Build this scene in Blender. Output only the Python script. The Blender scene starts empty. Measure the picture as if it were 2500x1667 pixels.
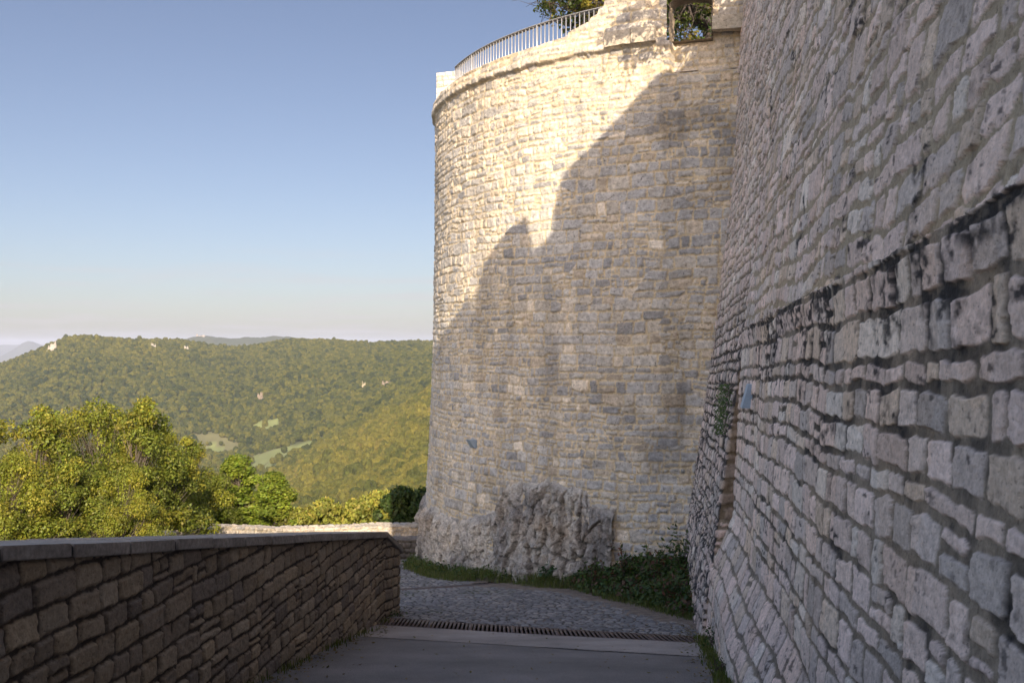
import bpy, math, random
import numpy as np
from mathutils import Vector
R_ = math.radians
random.seed(7)
# ------------------------------------------------------------------ camera, sky, sun
F = 2431.0; HZ = 838.0              # focal length and horizon row of a 2500 px wide picture
scn = bpy.context.scene
cam_d = bpy.data.cameras.new("camera"); cam = bpy.data.objects.new("camera", cam_d)
scn.collection.objects.link(cam); scn.camera = cam
cam_d.lens = 35; cam_d.sensor_width = 36; cam_d.shift_y = (833.5 - HZ) / 2500 * -1
cam_d.clip_start = 0.05; cam_d.clip_end = 60000
cam.rotation_euler = (R_(90), 0, 0); cam.location = (0, 0, 0)
cam_d.dof.use_dof = True; cam_d.dof.focus_distance = 13.0; cam_d.dof.aperture_fstop = 5.6
SUN_EL = 24.0
SH = Vector((0.125, -1.0, 0)).normalized()
S = Vector((SH.x * math.cos(R_(SUN_EL)), SH.y * math.cos(R_(SUN_EL)), math.sin(R_(SUN_EL))))
w = bpy.data.worlds.new("World"); scn.world = w; w.use_nodes = True
wn = w.node_tree; bg = wn.nodes['Background']
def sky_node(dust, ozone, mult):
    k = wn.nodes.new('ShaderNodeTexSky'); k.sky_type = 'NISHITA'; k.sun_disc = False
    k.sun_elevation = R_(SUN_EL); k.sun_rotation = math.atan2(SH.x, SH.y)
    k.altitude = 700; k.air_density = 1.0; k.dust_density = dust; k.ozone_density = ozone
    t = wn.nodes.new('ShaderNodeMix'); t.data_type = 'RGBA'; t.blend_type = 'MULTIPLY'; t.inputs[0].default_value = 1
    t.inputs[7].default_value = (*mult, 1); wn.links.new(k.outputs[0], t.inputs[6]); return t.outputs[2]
# sky dimmed in view, brightened elsewhere as added fill; both fixed to world directions
clear = sky_node(1.3, 1.9, (.340, .320, .355)); fill_sky = sky_node(3.0, 1.2, (1.22, 1.09, 1.04))
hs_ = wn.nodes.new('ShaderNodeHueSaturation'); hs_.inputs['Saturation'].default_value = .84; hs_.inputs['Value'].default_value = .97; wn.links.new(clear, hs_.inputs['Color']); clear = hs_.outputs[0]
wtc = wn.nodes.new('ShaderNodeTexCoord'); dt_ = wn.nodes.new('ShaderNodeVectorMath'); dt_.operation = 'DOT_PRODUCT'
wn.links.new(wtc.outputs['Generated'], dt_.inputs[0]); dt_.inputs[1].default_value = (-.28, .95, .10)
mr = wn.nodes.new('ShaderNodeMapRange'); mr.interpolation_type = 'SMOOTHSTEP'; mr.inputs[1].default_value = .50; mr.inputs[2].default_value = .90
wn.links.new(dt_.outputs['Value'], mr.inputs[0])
wmx = wn.nodes.new('ShaderNodeMix'); wmx.data_type = 'RGBA'; wn.links.new(mr.outputs[0], wmx.inputs[0]); wn.links.new(fill_sky, wmx.inputs[6]); 
# thin streaks of cloud low over the horizon
mpw = wn.nodes.new('ShaderNodeMapping'); mpw.inputs['Scale'].default_value = (5, 5, 75); wn.links.new(wtc.outputs['Generated'], mpw.inputs[0])
cn = wn.nodes.new('ShaderNodeTexNoise'); cn.inputs['Scale'].default_value = 1.6; cn.inputs['Detail'].default_value = 6; wn.links.new(mpw.outputs[0], cn.inputs[0])
cr_ = wn.nodes.new('ShaderNodeMapRange'); cr_.inputs[1].default_value = .50; cr_.inputs[2].default_value = .66; cr_.inputs[4].default_value = .55; wn.links.new(cn.outputs[0], cr_.inputs[0])
sx = wn.nodes.new('ShaderNodeSeparateXYZ'); wn.links.new(wtc.outputs['Generated'], sx.inputs[0])
bm_ = wn.nodes.new('ShaderNodeMapRange'); bm_.inputs[1].default_value = .10; bm_.inputs[2].default_value = .03; wn.links.new(sx.outputs[2], bm_.inputs[0])
ml_ = wn.nodes.new('ShaderNodeMath'); ml_.operation = 'MULTIPLY'; wn.links.new(cr_.outputs[0], ml_.inputs[0]); wn.links.new(bm_.outputs[0], ml_.inputs[1])
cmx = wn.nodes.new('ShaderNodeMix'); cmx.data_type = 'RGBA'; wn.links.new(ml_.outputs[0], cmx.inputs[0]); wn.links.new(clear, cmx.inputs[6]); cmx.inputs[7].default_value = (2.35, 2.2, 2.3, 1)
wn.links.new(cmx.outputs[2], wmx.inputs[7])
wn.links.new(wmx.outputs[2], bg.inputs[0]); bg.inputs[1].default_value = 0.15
sl = bpy.data.lights.new("sun", 'SUN'); sl.energy = 4.1; sl.angle = R_(0.25); sl.color = (1.0, 0.85, 0.67)
so = bpy.data.objects.new("sun", sl); scn.collection.objects.link(so)
so.rotation_euler = (-S).to_track_quat('-Z', 'Y').to_euler(); so.location = (5, -30, 30)
scn.view_settings.view_transform = 'Standard'; scn.view_settings.look = 'None'
scn.view_settings.exposure = 1.0; scn.view_settings.gamma = 1.0
scn.render.engine = 'CYCLES'
scn.cycles.max_bounces = 6; scn.cycles.diffuse_bounces = 3; scn.cycles.volume_bounces = 0
scn.cycles.transparent_max_bounces = 4
# ------------------------------------------------------------------ helpers
def tag(o, label=None, cat=None, group=None, kind=None):
    if label: o['label'] = label
    if cat: o['category'] = cat
    if group: o['group'] = group
    if kind: o['kind'] = kind
    return o
def empty(name, loc=(0, 0, 0)):
    o = bpy.data.objects.new(name, None); scn.collection.objects.link(o); o.location = loc; return o
def mk(name, V, Fc, mat, parent=None, attrs=None, smooth=True, link=True):
    V = np.asarray(V, dtype=np.float32); Fc = np.asarray(Fc, dtype=np.int32)
    me = bpy.data.meshes.new(name)
    n = Fc.shape[1]; me.vertices.add(len(V)); me.vertices.foreach_set('co', V.ravel())
    me.loops.add(Fc.size); me.loops.foreach_set('vertex_index', Fc.ravel())
    me.polygons.add(len(Fc)); me.polygons.foreach_set('loop_start', np.arange(0, Fc.size, n, dtype=np.int32))
    me.update(calc_edges=True)
    if smooth: me.polygons.foreach_set('use_smooth', np.ones(len(Fc), dtype=bool))
    if attrs:
        for k, a in attrs.items():
            a = np.asarray(a, dtype=np.float32)
            if a.ndim == 2:
                at = me.attributes.new(k, 'FLOAT_COLOR', 'POINT')
                at.data.foreach_set('color', np.concatenate([a, np.ones((len(a), 1), np.float32)], 1).ravel())
            else:
                at = me.attributes.new(k, 'FLOAT', 'POINT'); at.data.foreach_set('value', a)
    if mat: me.materials.append(mat)
    me.validate()
    o = bpy.data.objects.new(name, me)
    if link: scn.collection.objects.link(o)
    if parent:
        o.parent = parent; o.matrix_parent_inverse = parent.matrix_basis.inverted()
    return o
def grid_faces(nr, nc, keep=None):
    i = np.arange(nr * nc).reshape(nr, nc)
    f = np.stack([i[:-1, :-1], i[:-1, 1:], i[1:, 1:], i[1:, :-1]], -1).reshape(-1, 4)
    return f if keep is None else f[keep.ravel()]
def hsh(ix, iy, s):
    ix = ix.astype(np.uint64); iy = iy.astype(np.uint64)
    h = (ix * np.uint64(374761393) + iy * np.uint64(668265263) + np.uint64(s * 1442695041 + 12345)) & np.uint64(0xffffffff)
    h = ((h ^ (h >> np.uint64(13))) * np.uint64(1274126177)) & np.uint64(0xffffffff)
    h = ((h ^ (h >> np.uint64(16))) * np.uint64(2246822519)) & np.uint64(0xffffffff)
    return ((h ^ (h >> np.uint64(15))) & np.uint64(0xffffff)).astype(np.float64) / 16777215.0
def vn(x, y, s=0):
    x = np.asarray(x, float) + 5000; y = np.asarray(y, float) + 5000
    ix = np.floor(x); iy = np.floor(y); fx = x - ix; fy = y - iy
    fx = fx * fx * (3 - 2 * fx); fy = fy * fy * (3 - 2 * fy); ix = ix.astype(np.int64); iy = iy.astype(np.int64)
    a = hsh(ix, iy, s); b = hsh(ix + 1, iy, s); c = hsh(ix, iy + 1, s); d = hsh(ix + 1, iy + 1, s)
    return (a * (1 - fx) + b * fx) * (1 - fy) + (c * (1 - fx) + d * fx) * fy * 1.0
def fbm(x, y, s=0, o=3):
    t = 0; a = 1; n = 0
    for k in range(o):
        t = t + a * (vn(x, y, s + k * 17) - .5); n += a; a *= .5; x = x * 2.03 + 3.1; y = y * 2.03 + 1.7
    return t / n * 2        # about -1..1
def sst(a, b, x):
    t = np.clip((x - a) / (b - a), 0, 1); return t * t * (3 - 2 * t)
def masonry(U, V, seed, bh, cw, mortar=.02, rad=.03, bevel=.025, warp=.03, edge=.008, split=.45, ef=(28, 28)):
    """irregular coursed stonework: returns relief 0..1, id randoms (4), local coords"""
    rs = np.random.RandomState(seed)
    Uw = U + warp * fbm(U * 1.3, V * 1.3, seed, 2) + warp * .35 * fbm(U * 7, V * 7, seed + 3, 2)
    Vw = V + warp * 1.2 * fbm(U * .9, V * 1.1, seed + 5, 2) + warp * .35 * fbm(U * 6, V * 6, seed + 9, 2)
    v0 = Vw.min() - 1; hs = [];  t = v0
    while t < Vw.max() + 1:
        hs.append(t); t += rs.uniform(*bh) if rs.rand() > .18 else rs.uniform(*bh) * .62
    hs = np.array(hs); b = np.clip(np.searchsorted(hs, Vw) - 1, 0, len(hs) - 2)
    lo = hs[b]; hi = hs[b + 1]
    umin = Uw.min() - 1; span = Uw.max() + 1 - umin; N = int(span / cw[0]) + 4
    c0 = np.zeros_like(U); c1 = np.ones_like(U); cid = np.zeros(U.shape, np.int64)
    for k in np.unique(b):
        m = b == k
        ws = rs.uniform(cw[0], cw[1], N); big = rs.rand(N) < .12; ws[big] *= 1.5; sm = rs.rand(N) < .15; ws[sm] *= .55
        e = umin - rs.rand() * cw[1] + np.concatenate([[0], np.cumsum(ws)])
        j = np.clip(np.searchsorted(e, Uw[m]) - 1, 0, N - 1)
        c0[m] = e[j]; c1[m] = e[j + 1]; cid[m] = j
    r = [hsh(cid, b + 31 * 0, seed + 40 + q) for q in range(6)]
    H = hi - lo; fr = (Vw - lo) / H; sub = np.zeros_like(cid)
    sp = (r[0] < split) & (H > (bh[0] + bh[1]) * .42)
    cut = .35 + .3 * r[1]; up = fr > cut
    nlo = np.where(sp & up, lo + cut * H, lo); nhi = np.where(sp & ~up, lo + cut * H, hi)
    sub = np.where(sp, np.where(up, 1, 2), 0)
    sp2 = sp & (r[2] < .45) & ((c1 - c0) > cw[0] * 1.1) & (up == (r[3] > .5))
    cu = c0 + (c1 - c0) * (.35 + .3 * r[4]); rt = Uw > cu
    nc0 = np.where(sp2 & rt, cu, c0); nc1 = np.where(sp2 & ~rt, cu, c1); sub = np.where(sp2, sub + 2 + 2 * rt, sub)
    q = [hsh(cid * 7 + sub, b, seed + 60 + k) for k in range(5)]
    cx = (nc0 + nc1) / 2; cy = (nlo + nhi) / 2; hx = (nc1 - nc0) / 2; hy = (nhi - nlo) / 2
    px = Uw - cx; py = Vw - cy; px = px + py * (q[3] - .5) * .22; py = py + px * (q[4] - .5) * .10
    rr = np.minimum(rad * (.5 + q[2]), .8 * np.minimum(hx, hy)); mm = mortar * (.5 + .8 * q[1]) / 2
    qx = np.abs(px) - (hx - mm - rr); qy = np.abs(py) - (hy - mm - rr)
    sd = np.hypot(np.maximum(qx, 0), np.maximum(qy, 0)) + np.minimum(np.maximum(qx, qy), 0) - rr
    d = -sd + edge * fbm(U * ef[0], V * ef[1], seed + 21, 2)
    return sst(0, bevel, d), q, px, py, d
def worley(x, y, s):
    ix = np.floor(x).astype(np.int64); iy = np.floor(y).astype(np.int64); best = np.full(x.shape, 9.); sec = np.full(x.shape, 9.); out = [np.zeros(x.shape) for _ in range(4)]
    for dx in (-1, 0, 1):
        for dy in (-1, 0, 1):
            cx = ix + dx + 9000; cy = iy + dy + 9000; px = ix + dx + hsh(cx, cy, s); py = iy + dy + hsh(cx, cy, s + 1)
            d = np.hypot(x - px, y - py); m = d < best; sec = np.where(m, best, np.minimum(sec, d)); best = np.where(m, d, best)
            for o, v in zip(out, (hsh(cx, cy, s + 2), hsh(cx, cy, s + 3), x - px, y - py)): o[m] = v[m]
    return sec - best, out[0], out[1], out[2], out[3]
def lerp3(a, b, t): return a + (b - a) * t[..., None]
def palette(r, cols, wts):
    cw_ = np.cumsum(wts) / np.sum(wts); i = np.searchsorted(cw_, r); i = np.clip(i, 0, len(cols) - 1)
    return np.array(cols)[i]
# ------------------------------------------------------------------ materials
def new_mat(name):
    m = bpy.data.materials.new(name); m.use_nodes = True; nt = m.node_tree
    return m, nt, nt.nodes['Principled BSDF']
def N(nt, t, **k):
    n = nt.nodes.new(t)
    for a, v in k.items(): setattr(n, a, v)
    return n
def noise(nt, scale, detail=4, rough=.6, coord='Object', sc=None):
    tc = N(nt, 'ShaderNodeTexCoord'); n = N(nt, 'ShaderNodeTexNoise')
    n.inputs['Scale'].default_value = scale; n.inputs['Detail'].default_value = detail; n.inputs['Roughness'].default_value = rough
    if sc:
        mp = N(nt, 'ShaderNodeMapping'); mp.inputs['Scale'].default_value = sc
        nt.links.new(tc.outputs[coord], mp.inputs[0]); nt.links.new(mp.outputs[0], n.inputs[0])
    else: nt.links.new(tc.outputs[coord], n.inputs[0])
    return n
def ramp(nt, src, pts):
    r = N(nt, 'ShaderNodeValToRGB'); e = r.color_ramp.elements
    while len(e) < len(pts): e.new(.5)
    for i, (p, c) in enumerate(pts):
        e[i].position = p; e[i].color = (c, c, c, 1) if isinstance(c, (int, float)) else (*c, 1)
    nt.links.new(src, r.inputs[0]); return r
def mix(nt, a, b, f=1.0, mode='MULTIPLY'):
    m = N(nt, 'ShaderNodeMix', data_type='RGBA', blend_type=mode)
    for s, v in ((m.inputs[6], a), (m.inputs[7], b)):
        if isinstance(v, tuple): s.default_value = (*v, 1)
        else: nt.links.new(v, s)
    if isinstance(f, (int, float)): m.inputs[0].default_value = f
    else: nt.links.new(f, m.inputs[0])
    return m.outputs[2]
def stone_mat(name, fine=40, lo=.62, hi=1.2, bump=.35, dist=.012, pit=90):
    m, nt, b = new_mat(name)
    at = N(nt, 'ShaderNodeAttribute', attribute_name='col')
    n1 = noise(nt, fine, 6, .7); r1 = ramp(nt, n1.outputs[0], [(.3, lo), (.7, hi)])
    c = mix(nt, at.outputs[0], r1.outputs[0])
    n2 = noise(nt, pit, 3, .6); r2 = ramp(nt, n2.outputs[0], [(.30, .45), (.40, 1.0)])
    c = mix(nt, c, r2.outputs[0])
    nt.links.new(c, b.inputs['Base Color']); b.inputs['Roughness'].default_value = .9
    b.inputs['Specular IOR Level'].default_value = .25
    bm = N(nt, 'ShaderNodeBump'); bm.inputs['Strength'].default_value = bump; bm.inputs['Distance'].default_value = dist
    ad = N(nt, 'ShaderNodeMath', operation='ADD'); nt.links.new(n1.outputs[0], ad.inputs[0]); nt.links.new(n2.outputs[0], ad.inputs[1])
    nt.links.new(ad.outputs[0], bm.inputs['Height']); nt.links.new(bm.outputs[0], b.inputs['Normal'])
    return m
def plain(name, col, rough=.8, scale=20, lo=.75, hi=1.2, metal=0, bump=.2, dist=.005, big=None):
    m, nt, b = new_mat(name); n1 = noise(nt, scale, 5, .6); r1 = ramp(nt, n1.outputs[0], [(.3, lo), (.7, hi)])
    c = mix(nt, col, r1.outputs[0])
    if big:
        n3 = noise(nt, big, 4, .55); r3 = ramp(nt, n3.outputs[0], [(.3, .7), (.7, 1.25)]); c = mix(nt, c, r3.outputs[0])
    nt.links.new(c, b.inputs['Base Color']); b.inputs['Roughness'].default_value = rough; b.inputs['Metallic'].default_value = metal
    bm = N(nt, 'ShaderNodeBump'); bm.inputs['Strength'].default_value = bump; bm.inputs['Distance'].default_value = dist
    nt.links.new(n1.outputs[0], bm.inputs['Height']); nt.links.new(bm.outputs[0], b.inputs['Normal'])
    return m
def leaf_mat(name, transl=.35):
    m, nt, b = new_mat(name)
    at = N(nt, 'ShaderNodeAttribute', attribute_name='col')
    nt.links.new(at.outputs[0], b.inputs['Base Color']); b.inputs['Roughness'].default_value = .55
    b.inputs['Specular IOR Level'].default_value = .3
    tr = N(nt, 'ShaderNodeBsdfTranslucent'); br = mix(nt, at.outputs[0], (1.5, 1.6, .7)); nt.links.new(br, tr.inputs[0])
    mx = N(nt, 'ShaderNodeMixShader'); mx.inputs[0].default_value = transl
    nt.links.new(b.outputs[0], mx.inputs[1]); nt.links.new(tr.outputs[0], mx.inputs[2])
    nt.links.new(mx.outputs[0], nt.nodes['Material Output'].inputs[0])
    return m
M_tower = stone_mat('tower_stone', 11, .62, 1.25, .6, .025, 20)
M_near = stone_mat('near_stone', 20, .66, 1.18, .7, .014, 55)
M_rock = stone_mat('rock', 8, .5, 1.35, 1, .06, 24)
M_par = stone_mat('parapet_stone', 26, .66, 1.2, .6, .01, 60)
M_cob = stone_mat('cobble_stone', 30, .7, 1.2, .4, .006, 80)
M_asph = plain('asphalt', (.17, .155, .145), .85, 90, .55, 1.4, bump=.6, dist=.004, big=1.1)
M_conc = plain('concrete', (.30, .265, .24), .85, 60, .8, 1.15, bump=.2, dist=.003, big=1.3)
M_cop = plain('coping_concrete', (.30, .26, .225), .8, 30, .62, 1.25, bump=.3, dist=.004, big=3)
M_iron = plain('grate_iron', (.17, .13, .115), .6, 40, .6, 1.3, .6)
M_steel = plain('galvanised_steel', (.46, .45, .44), .5, 30, .85, 1.1, .6)
M_lamp = plain('lamp_grey', (.30, .38, .47), .5, 30, .93, 1.05, .2)
M_dark = plain('dark_void', (.02, .02, .02), .9)
M_soil = plain('soil', (.085, .07, .045), .95, 30, .6, 1.3, bump=.8, dist=.03)
M_grav = plain('gravel', (.22, .175, .14), .9, 120, .5, 1.5, bump=1, dist=.02, big=6)
M_bark = plain('bark', (.10, .08, .06), .9, 14, .6, 1.3, bump=.6, dist=.02)
M_bark_dark = plain('bark_dark', (.06, .045, .035), .9, 14, .6, 1.3, bump=.6, dist=.02)
M_wood = plain('gate_wood', (.10, .07, .045), .8, 10)
M_leaf = leaf_mat('leaf', .27); M_leaf_small = leaf_mat('leaf_small', .3)
# ------------------------------------------------------------------ places
def Gz(Y):
    Y = np.asarray(Y, float)
    a = -1.5 - .181 * Y; b = -4.034 - .154 * (Y - 14)
    t = sst(12.5, 15.5, Y); z = a * (1 - t) + b * t
    z = np.where(Y < -2, -1.138 - .06 * (Y + 2), z)
    z = np.where(Y > 30, -6.498 - .05 * (Y - 30), z)
    return z
def gp(px, py):
    r = (py - HZ) / F; lo, hi = 2.0, 60.0
    for _ in range(50):
        m = (lo + hi) / 2
        if float(Gz(m)) < -r * m: lo, hi = lo, m      # ground below ray: hit not reached?
        else: lo = m
        # the ray drops faster than the ground: first crossing
        if False: break
    Y = None
    ys = np.linspace(3, 45, 4201); d = Gz(ys) + r * ys      # >0 when ground above the ray
    k = np.argmax(d > 0); Y = float(ys[k])
    return Vector(((px - 1250) / F * Y, Y, float(Gz(Y))))
TC = (6.1, 28.0); TR = 8.2
def tower_bat(z):
    return np.interp(z, [-9, -5.2, -4, -3, -2.2, 0, 3, 6], [.5, .33, .26, .20, .16, .07, .02, 0])
def px_theta(px, r=TR):
    # near intersection of the vertical plane of column px with the circle
    a = (px - 1250) / F; A = a * a + 1; B = -2 * (a * TC[0] + TC[1]); C = TC[0] ** 2 + TC[1] ** 2 - r * r
    D = B * B - 4 * A * C
    Y = (-B - math.sqrt(max(D, 0))) / (2 * A); X = a * Y
    return math.atan2(TC[1] - Y, TC[0] - X), X, Y
def wall_a_far(z): return np.interp(z, [-6, -4.5, -3.7, 0, 2.8, 6.9, 9], [.5, .58, .65, 1.17, 1.52, 1.82, 1.95])
def wall_a_near(z): return np.interp(z, [-6, -3.8, -3.0, -2.3, 0, 1], [.68, .68, .74, 1.04, 1.17, 1.19])
# ------------------------------------------------------------------ the round tower
STONES = [(.43, .43, .43), (.47, .46, .44), (.52, .49, .44), (.68, .62, .53), (.34, .345, .355), (.52, .46, .38)]
def tower():
    root = empty('round_tower', (TC[0], TC[1], -6))
    tag(root, 'round rubble stone bastion tower rising from a rock outcrop, its top left half in sun', 'tower')
    th = np.concatenate([np.linspace(R_(-60), R_(-6), 60)[:-1], np.arange(R_(-6), R_(82), .022 / TR), np.linspace(R_(82), R_(120), 30)[1:]])
    zz = np.arange(-7.0, 8.6, .0225)
    # top line by column
    pxs = [1060, 1095, 1120, 1200, 1300, 1382, 1384, 1436, 1440, 1457, 1460, 1471, 1474, 1488, 1491, 1500, 1503, 1900]
    tz = [6.42, 6.46, 6.48, 6.50, 6.53, 6.58, 6.66, 6.80, 6.88, 6.92, 7.02, 7.05, 7.16, 7.2, 7.32, 7.4, 8.5, 8.5]
    tht = [px_theta(p, TR + .1)[0] if p > 1066 else R_(0) for p in pxs]
    top = np.interp(th, tht, tz)
    TH, ZZ = np.meshgrid(th, zz); clamp = ZZ > top[None, :]; Z = np.minimum(ZZ, top[None, :])
    U = TH * TR; Xc = TC[0] - TR * np.cos(TH); Yc = TC[1] - TR * np.sin(TH)
    h, q, px_, py_, d = masonry(U, Z, 11, (.12, .23), (.11, .40), .034, .018, .012, .06, .017, .28)
    # larger quarried blocks in the parapet band
    h2, q2, a2, b2, d2 = masonry(U, Z - 6.13, 12, (.17, .24), (.25, .6), .03, .03, .03, .04, .014, .2)
    par = Z > 6.13
    h3, q3, a3, b3, d3 = masonry(U, Z, 14, (.20, .30), (.22, .55), .034, .02, .012, .05, .016, .12)
    big3 = (fbm(U * .45, Z * .55, 19, 2) > .24) & ~par
    for k in range(5): q[k] = np.where(big3, q3[k], q[k])
    h = np.where(big3, h3, h); px_ = np.where(big3, a3, px_); py_ = np.where(big3, b3, py_); d = np.where(big3, d3, d)
    for k in range(5): q[k] = np.where(par, q2[k], q[k])
    h = np.where(par, h2, h); px_ = np.where(par, a2, px_); py_ = np.where(par, b2, py_)
    disp = h * (.010 + .022 * q[0]) + h * (px_ * (q[1] - .5) + py_ * (q[2] - .5)) * .13 + .018 * h * fbm(U * 9, Z * 13, 5, 3) + .007 * fbm(U * 21, Z * 25, 6, 2) + .01 * fbm(U * 2.2, Z * 2.2, 7, 2)
    disp += .022 * fbm(U * .5, Z * .5, 8, 2)
    rad = TR + tower_bat(Z)
    endc = px_theta(1592)[0]
    corn = sst(6.10, 6.16, Z + .03 * fbm(U * 3, Z * 0, 15, 2)) * np.where(TH < endc, 1, 0)
    rad = rad + corn * (.10 - .05 * sst(6.2, 6.55, Z))
    # window bay set back behind the pier
    t32 = px_theta(1632)[0]
    zq = Z + .10 * fbm(U * 2.5, Z * .5, 88, 3)
    rad = rad - .32 * sst(t32, t32 + .005, TH) * sst(5.44, 5.66, zq)
    rad = rad - .12 * sst(px_theta(1597)[0], t32, TH) * sst(5.48, 5.52, Z)
    rr = rad + disp
    X = TC[0] - rr * np.cos(TH); Y = TC[1] - rr * np.sin(TH)
    P = np.stack([X, Y, Z], -1)
    base = palette(q[3], STONES, [4, 3.4, 2.4, .8, 1.1, 1.2]) * (.85 + .3 * q[4])[..., None]
    mort = np.array([.59, .48, .315]) * (1 + .18 * fbm(U * 1.5, Z * 1.5, 23, 3))[..., None]
    warm = np.clip(.42 + .4 * sst(4.0, 6.5, Z) + .25 * fbm(U * .4, Z * .4, 31, 2), 0, 1)
    base = base * (1 - warm[..., None]) + base * np.array([1.12, .99, .82]) * warm[..., None]
    col = lerp3(mort, base, sst(-.004, .006, np.where(par, d2, d)))
    dk = sst(.3, .6, fbm(U * .7, Z * .9, 51, 3)) * .3 + .20 * sst(.1, .55, fbm(U * 2.6, Z * .22, 57, 3)) + .12 * sst(.0, .5, fbm(U * .35, Z * .3, 59, 2)) - .06; col = col * (1 - dk)[..., None]
    # keep mask and window hole
    cl = clamp[:-1, :-1] & clamp[1:, :-1] & clamp[:-1, 1:] & clamp[1:, 1:]
    sl_ = clamp[:-1, :-1] & clamp[:-1, 1:]
    wt0 = px_theta(1634, TR - .3)[0]; wt1 = px_theta(1739, TR - .3)[0]
    wc = (wt0 + wt1) / 2; hw = (wt1 - wt0) / 2
    ztop = 7.02 + .13 * np.sqrt(np.clip(1 - ((TH - wc) / hw) ** 2, 0, 1))
    hole = (TH > wt0) & (TH < wt1) & (Z > 6.22) & (Z < ztop)
    hk = hole[:-1, :-1] | hole[1:, 1:] | hole[1:, :-1] | hole[:-1, 1:]
    keep = ~(sl_ | hk)
    nr, nc = Z.shape
    Fc = grid_faces(nr, nc, keep)
    V = P.reshape(-1, 3); C = col.reshape(-1, 3)
    # wall top and inner face
    def ring(dr, dz):
        r2 = TR + .12 - dr + 0 * th
        return np.stack([TC[0] - r2 * np.cos(th), TC[1] - r2 * np.sin(th), top + dz], -1)
    r0 = P[-1]; r1 = ring(.55, 0.0); r2 = ring(.56, -1.2)
    for rg, src in ((r0, None), (r1, None), (r2, None)): pass
    n0 = len(V); V = np.concatenate([V, r1, r2]); C = np.concatenate([C, np.tile(np.array([[.45, .4, .32]]), (2 * nc, 1))])
    last = (nr - 1) * nc + np.arange(nc); a = n0 + np.arange(nc); b_ = a + nc
    f1 = np.stack([last[:-1], last[1:], a[1:], a[:-1]], -1); f2 = np.stack([a[:-1], a[1:], b_[1:], b_[:-1]], -1)
    wk = ~((th[:-1] > wt0) & (th[1:] < wt1))
    Fc = np.concatenate([Fc, f1, f2])
    mk('tower_wall', V, Fc, M_tower, root, {'col': C})
    # window reveal
    ol = []
    for t in np.linspace(0, 1, 12): ol.append((wt0 + (wt1 - wt0) * t, 6.23))
    for z in np.linspace(6.3, 7.02, 10): ol.append((wt1, z))
    for t in np.linspace(1, -1, 14): ol.append((wc + hw * t, 7.02 + .13 * math.sqrt(max(0, 1 - t * t))))
    for z in np.linspace(7.0, 6.23, 10): ol.append((wt0, z))
    V = []; nst = 14
    for j in range(nst):
        rr_ = TR - .28 - .5 * j / (nst - 1)
        for i, (t, z) in enumerate(ol):
            e = .018 * math.sin(i * 1.9 + j * 1.3) + .012 * math.sin(i * 4.1 - j * 2.2)
            V.append((TC[0] - rr_ * math.cos(t + e / TR), TC[1] - rr_ * math.sin(t + e / TR), z + e * .5))
    mk('window_reveal', V, grid_faces(nst, len(ol)), M_tower, root, {'col': np.tile(np.array([[.36, .29, .21]]), (len(V), 1))})
    # projecting stone block beside the window
    t0 = px_theta(1740, TR - .3)[0]; t1 = px_theta(1822, TR - .3)[0]
    block('jamb_block', t0, t1, 6.36, 6.64, TR - .32, TR - .12, root)
    # stone string pieces that overhang where the parapet stops
    for k, (pa, pb) in enumerate(((1478, 1540), (1542, 1600))):
        block('string_course_stone', px_theta(pa, TR + .1)[0], px_theta(pb, TR + .1)[0], 6.17, 6.47, TR - .1, TR + .17, root, seed=30 + k)
    # terrace floor
    rr_ = np.linspace(0.1, TR - .3, 10); ta = np.linspace(0, 2 * math.pi, 60)
    A, B = np.meshgrid(ta, rr_)
    mk('terrace_floor', np.stack([TC[0] - B * np.cos(A), TC[1] - B * np.sin(A), 5.6 + 0 * A], -1).reshape(-1, 3), grid_faces(10, 60), M_grav, root)
    # rear wall
    ta = np.linspace(R_(119), R_(301), 60); za = np.linspace(-8, 6.5, 12); A, B = np.meshgrid(ta, za)
    mk('rear_wall', np.stack([TC[0] - TR * np.cos(A), TC[1] - TR * np.sin(A), B], -1).reshape(-1, 3), grid_faces(12, 60), M_tower, root, {'col': np.tile(np.array([[.4, .36, .3]]), (720, 1))})
    return root
def block(name, t0, t1, z0, z1, r0, r1, parent, seed=3, colr=(.5, .43, .33)):
    n = 14; V = []; Fs = []
    def face(fn):
        b = len(V); a = np.linspace(0, 1, n)
        for v in a:
            for u in a: V.append(fn(u, v))
        for f in grid_faces(n, n): Fs.append([b + x for x in f])
    def P(t, z, r):
        k = .018 * float(fbm(np.array(t * 60.), np.array(z * 7 + r * 5.), seed, 3))
        r = r + k
        return (TC[0] - r * math.cos(t), TC[1] - r * math.sin(t), z + k * .8)
    L = lambda a, b, t: a + (b - a) * t
    face(lambda u, v: P(L(t0, t1, u), L(z0, z1, v), r1))
    face(lambda u, v: P(L(t0, t1, u), z0, L(r0, r1, v)))
    face(lambda u, v: P(L(t0, t1, u), z1, L(r1, r0, v)))
    face(lambda u, v: P(t0, L(z0, z1, v), L(r0, r1, u)))
    face(lambda u, v: P(t1, L(z0, z1, v), L(r1, r0, u)))
    return mk(name, V, Fs, M_tower, parent, {'col': np.tile(np.array([colr]), (len(V), 1))})
tower()
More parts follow.
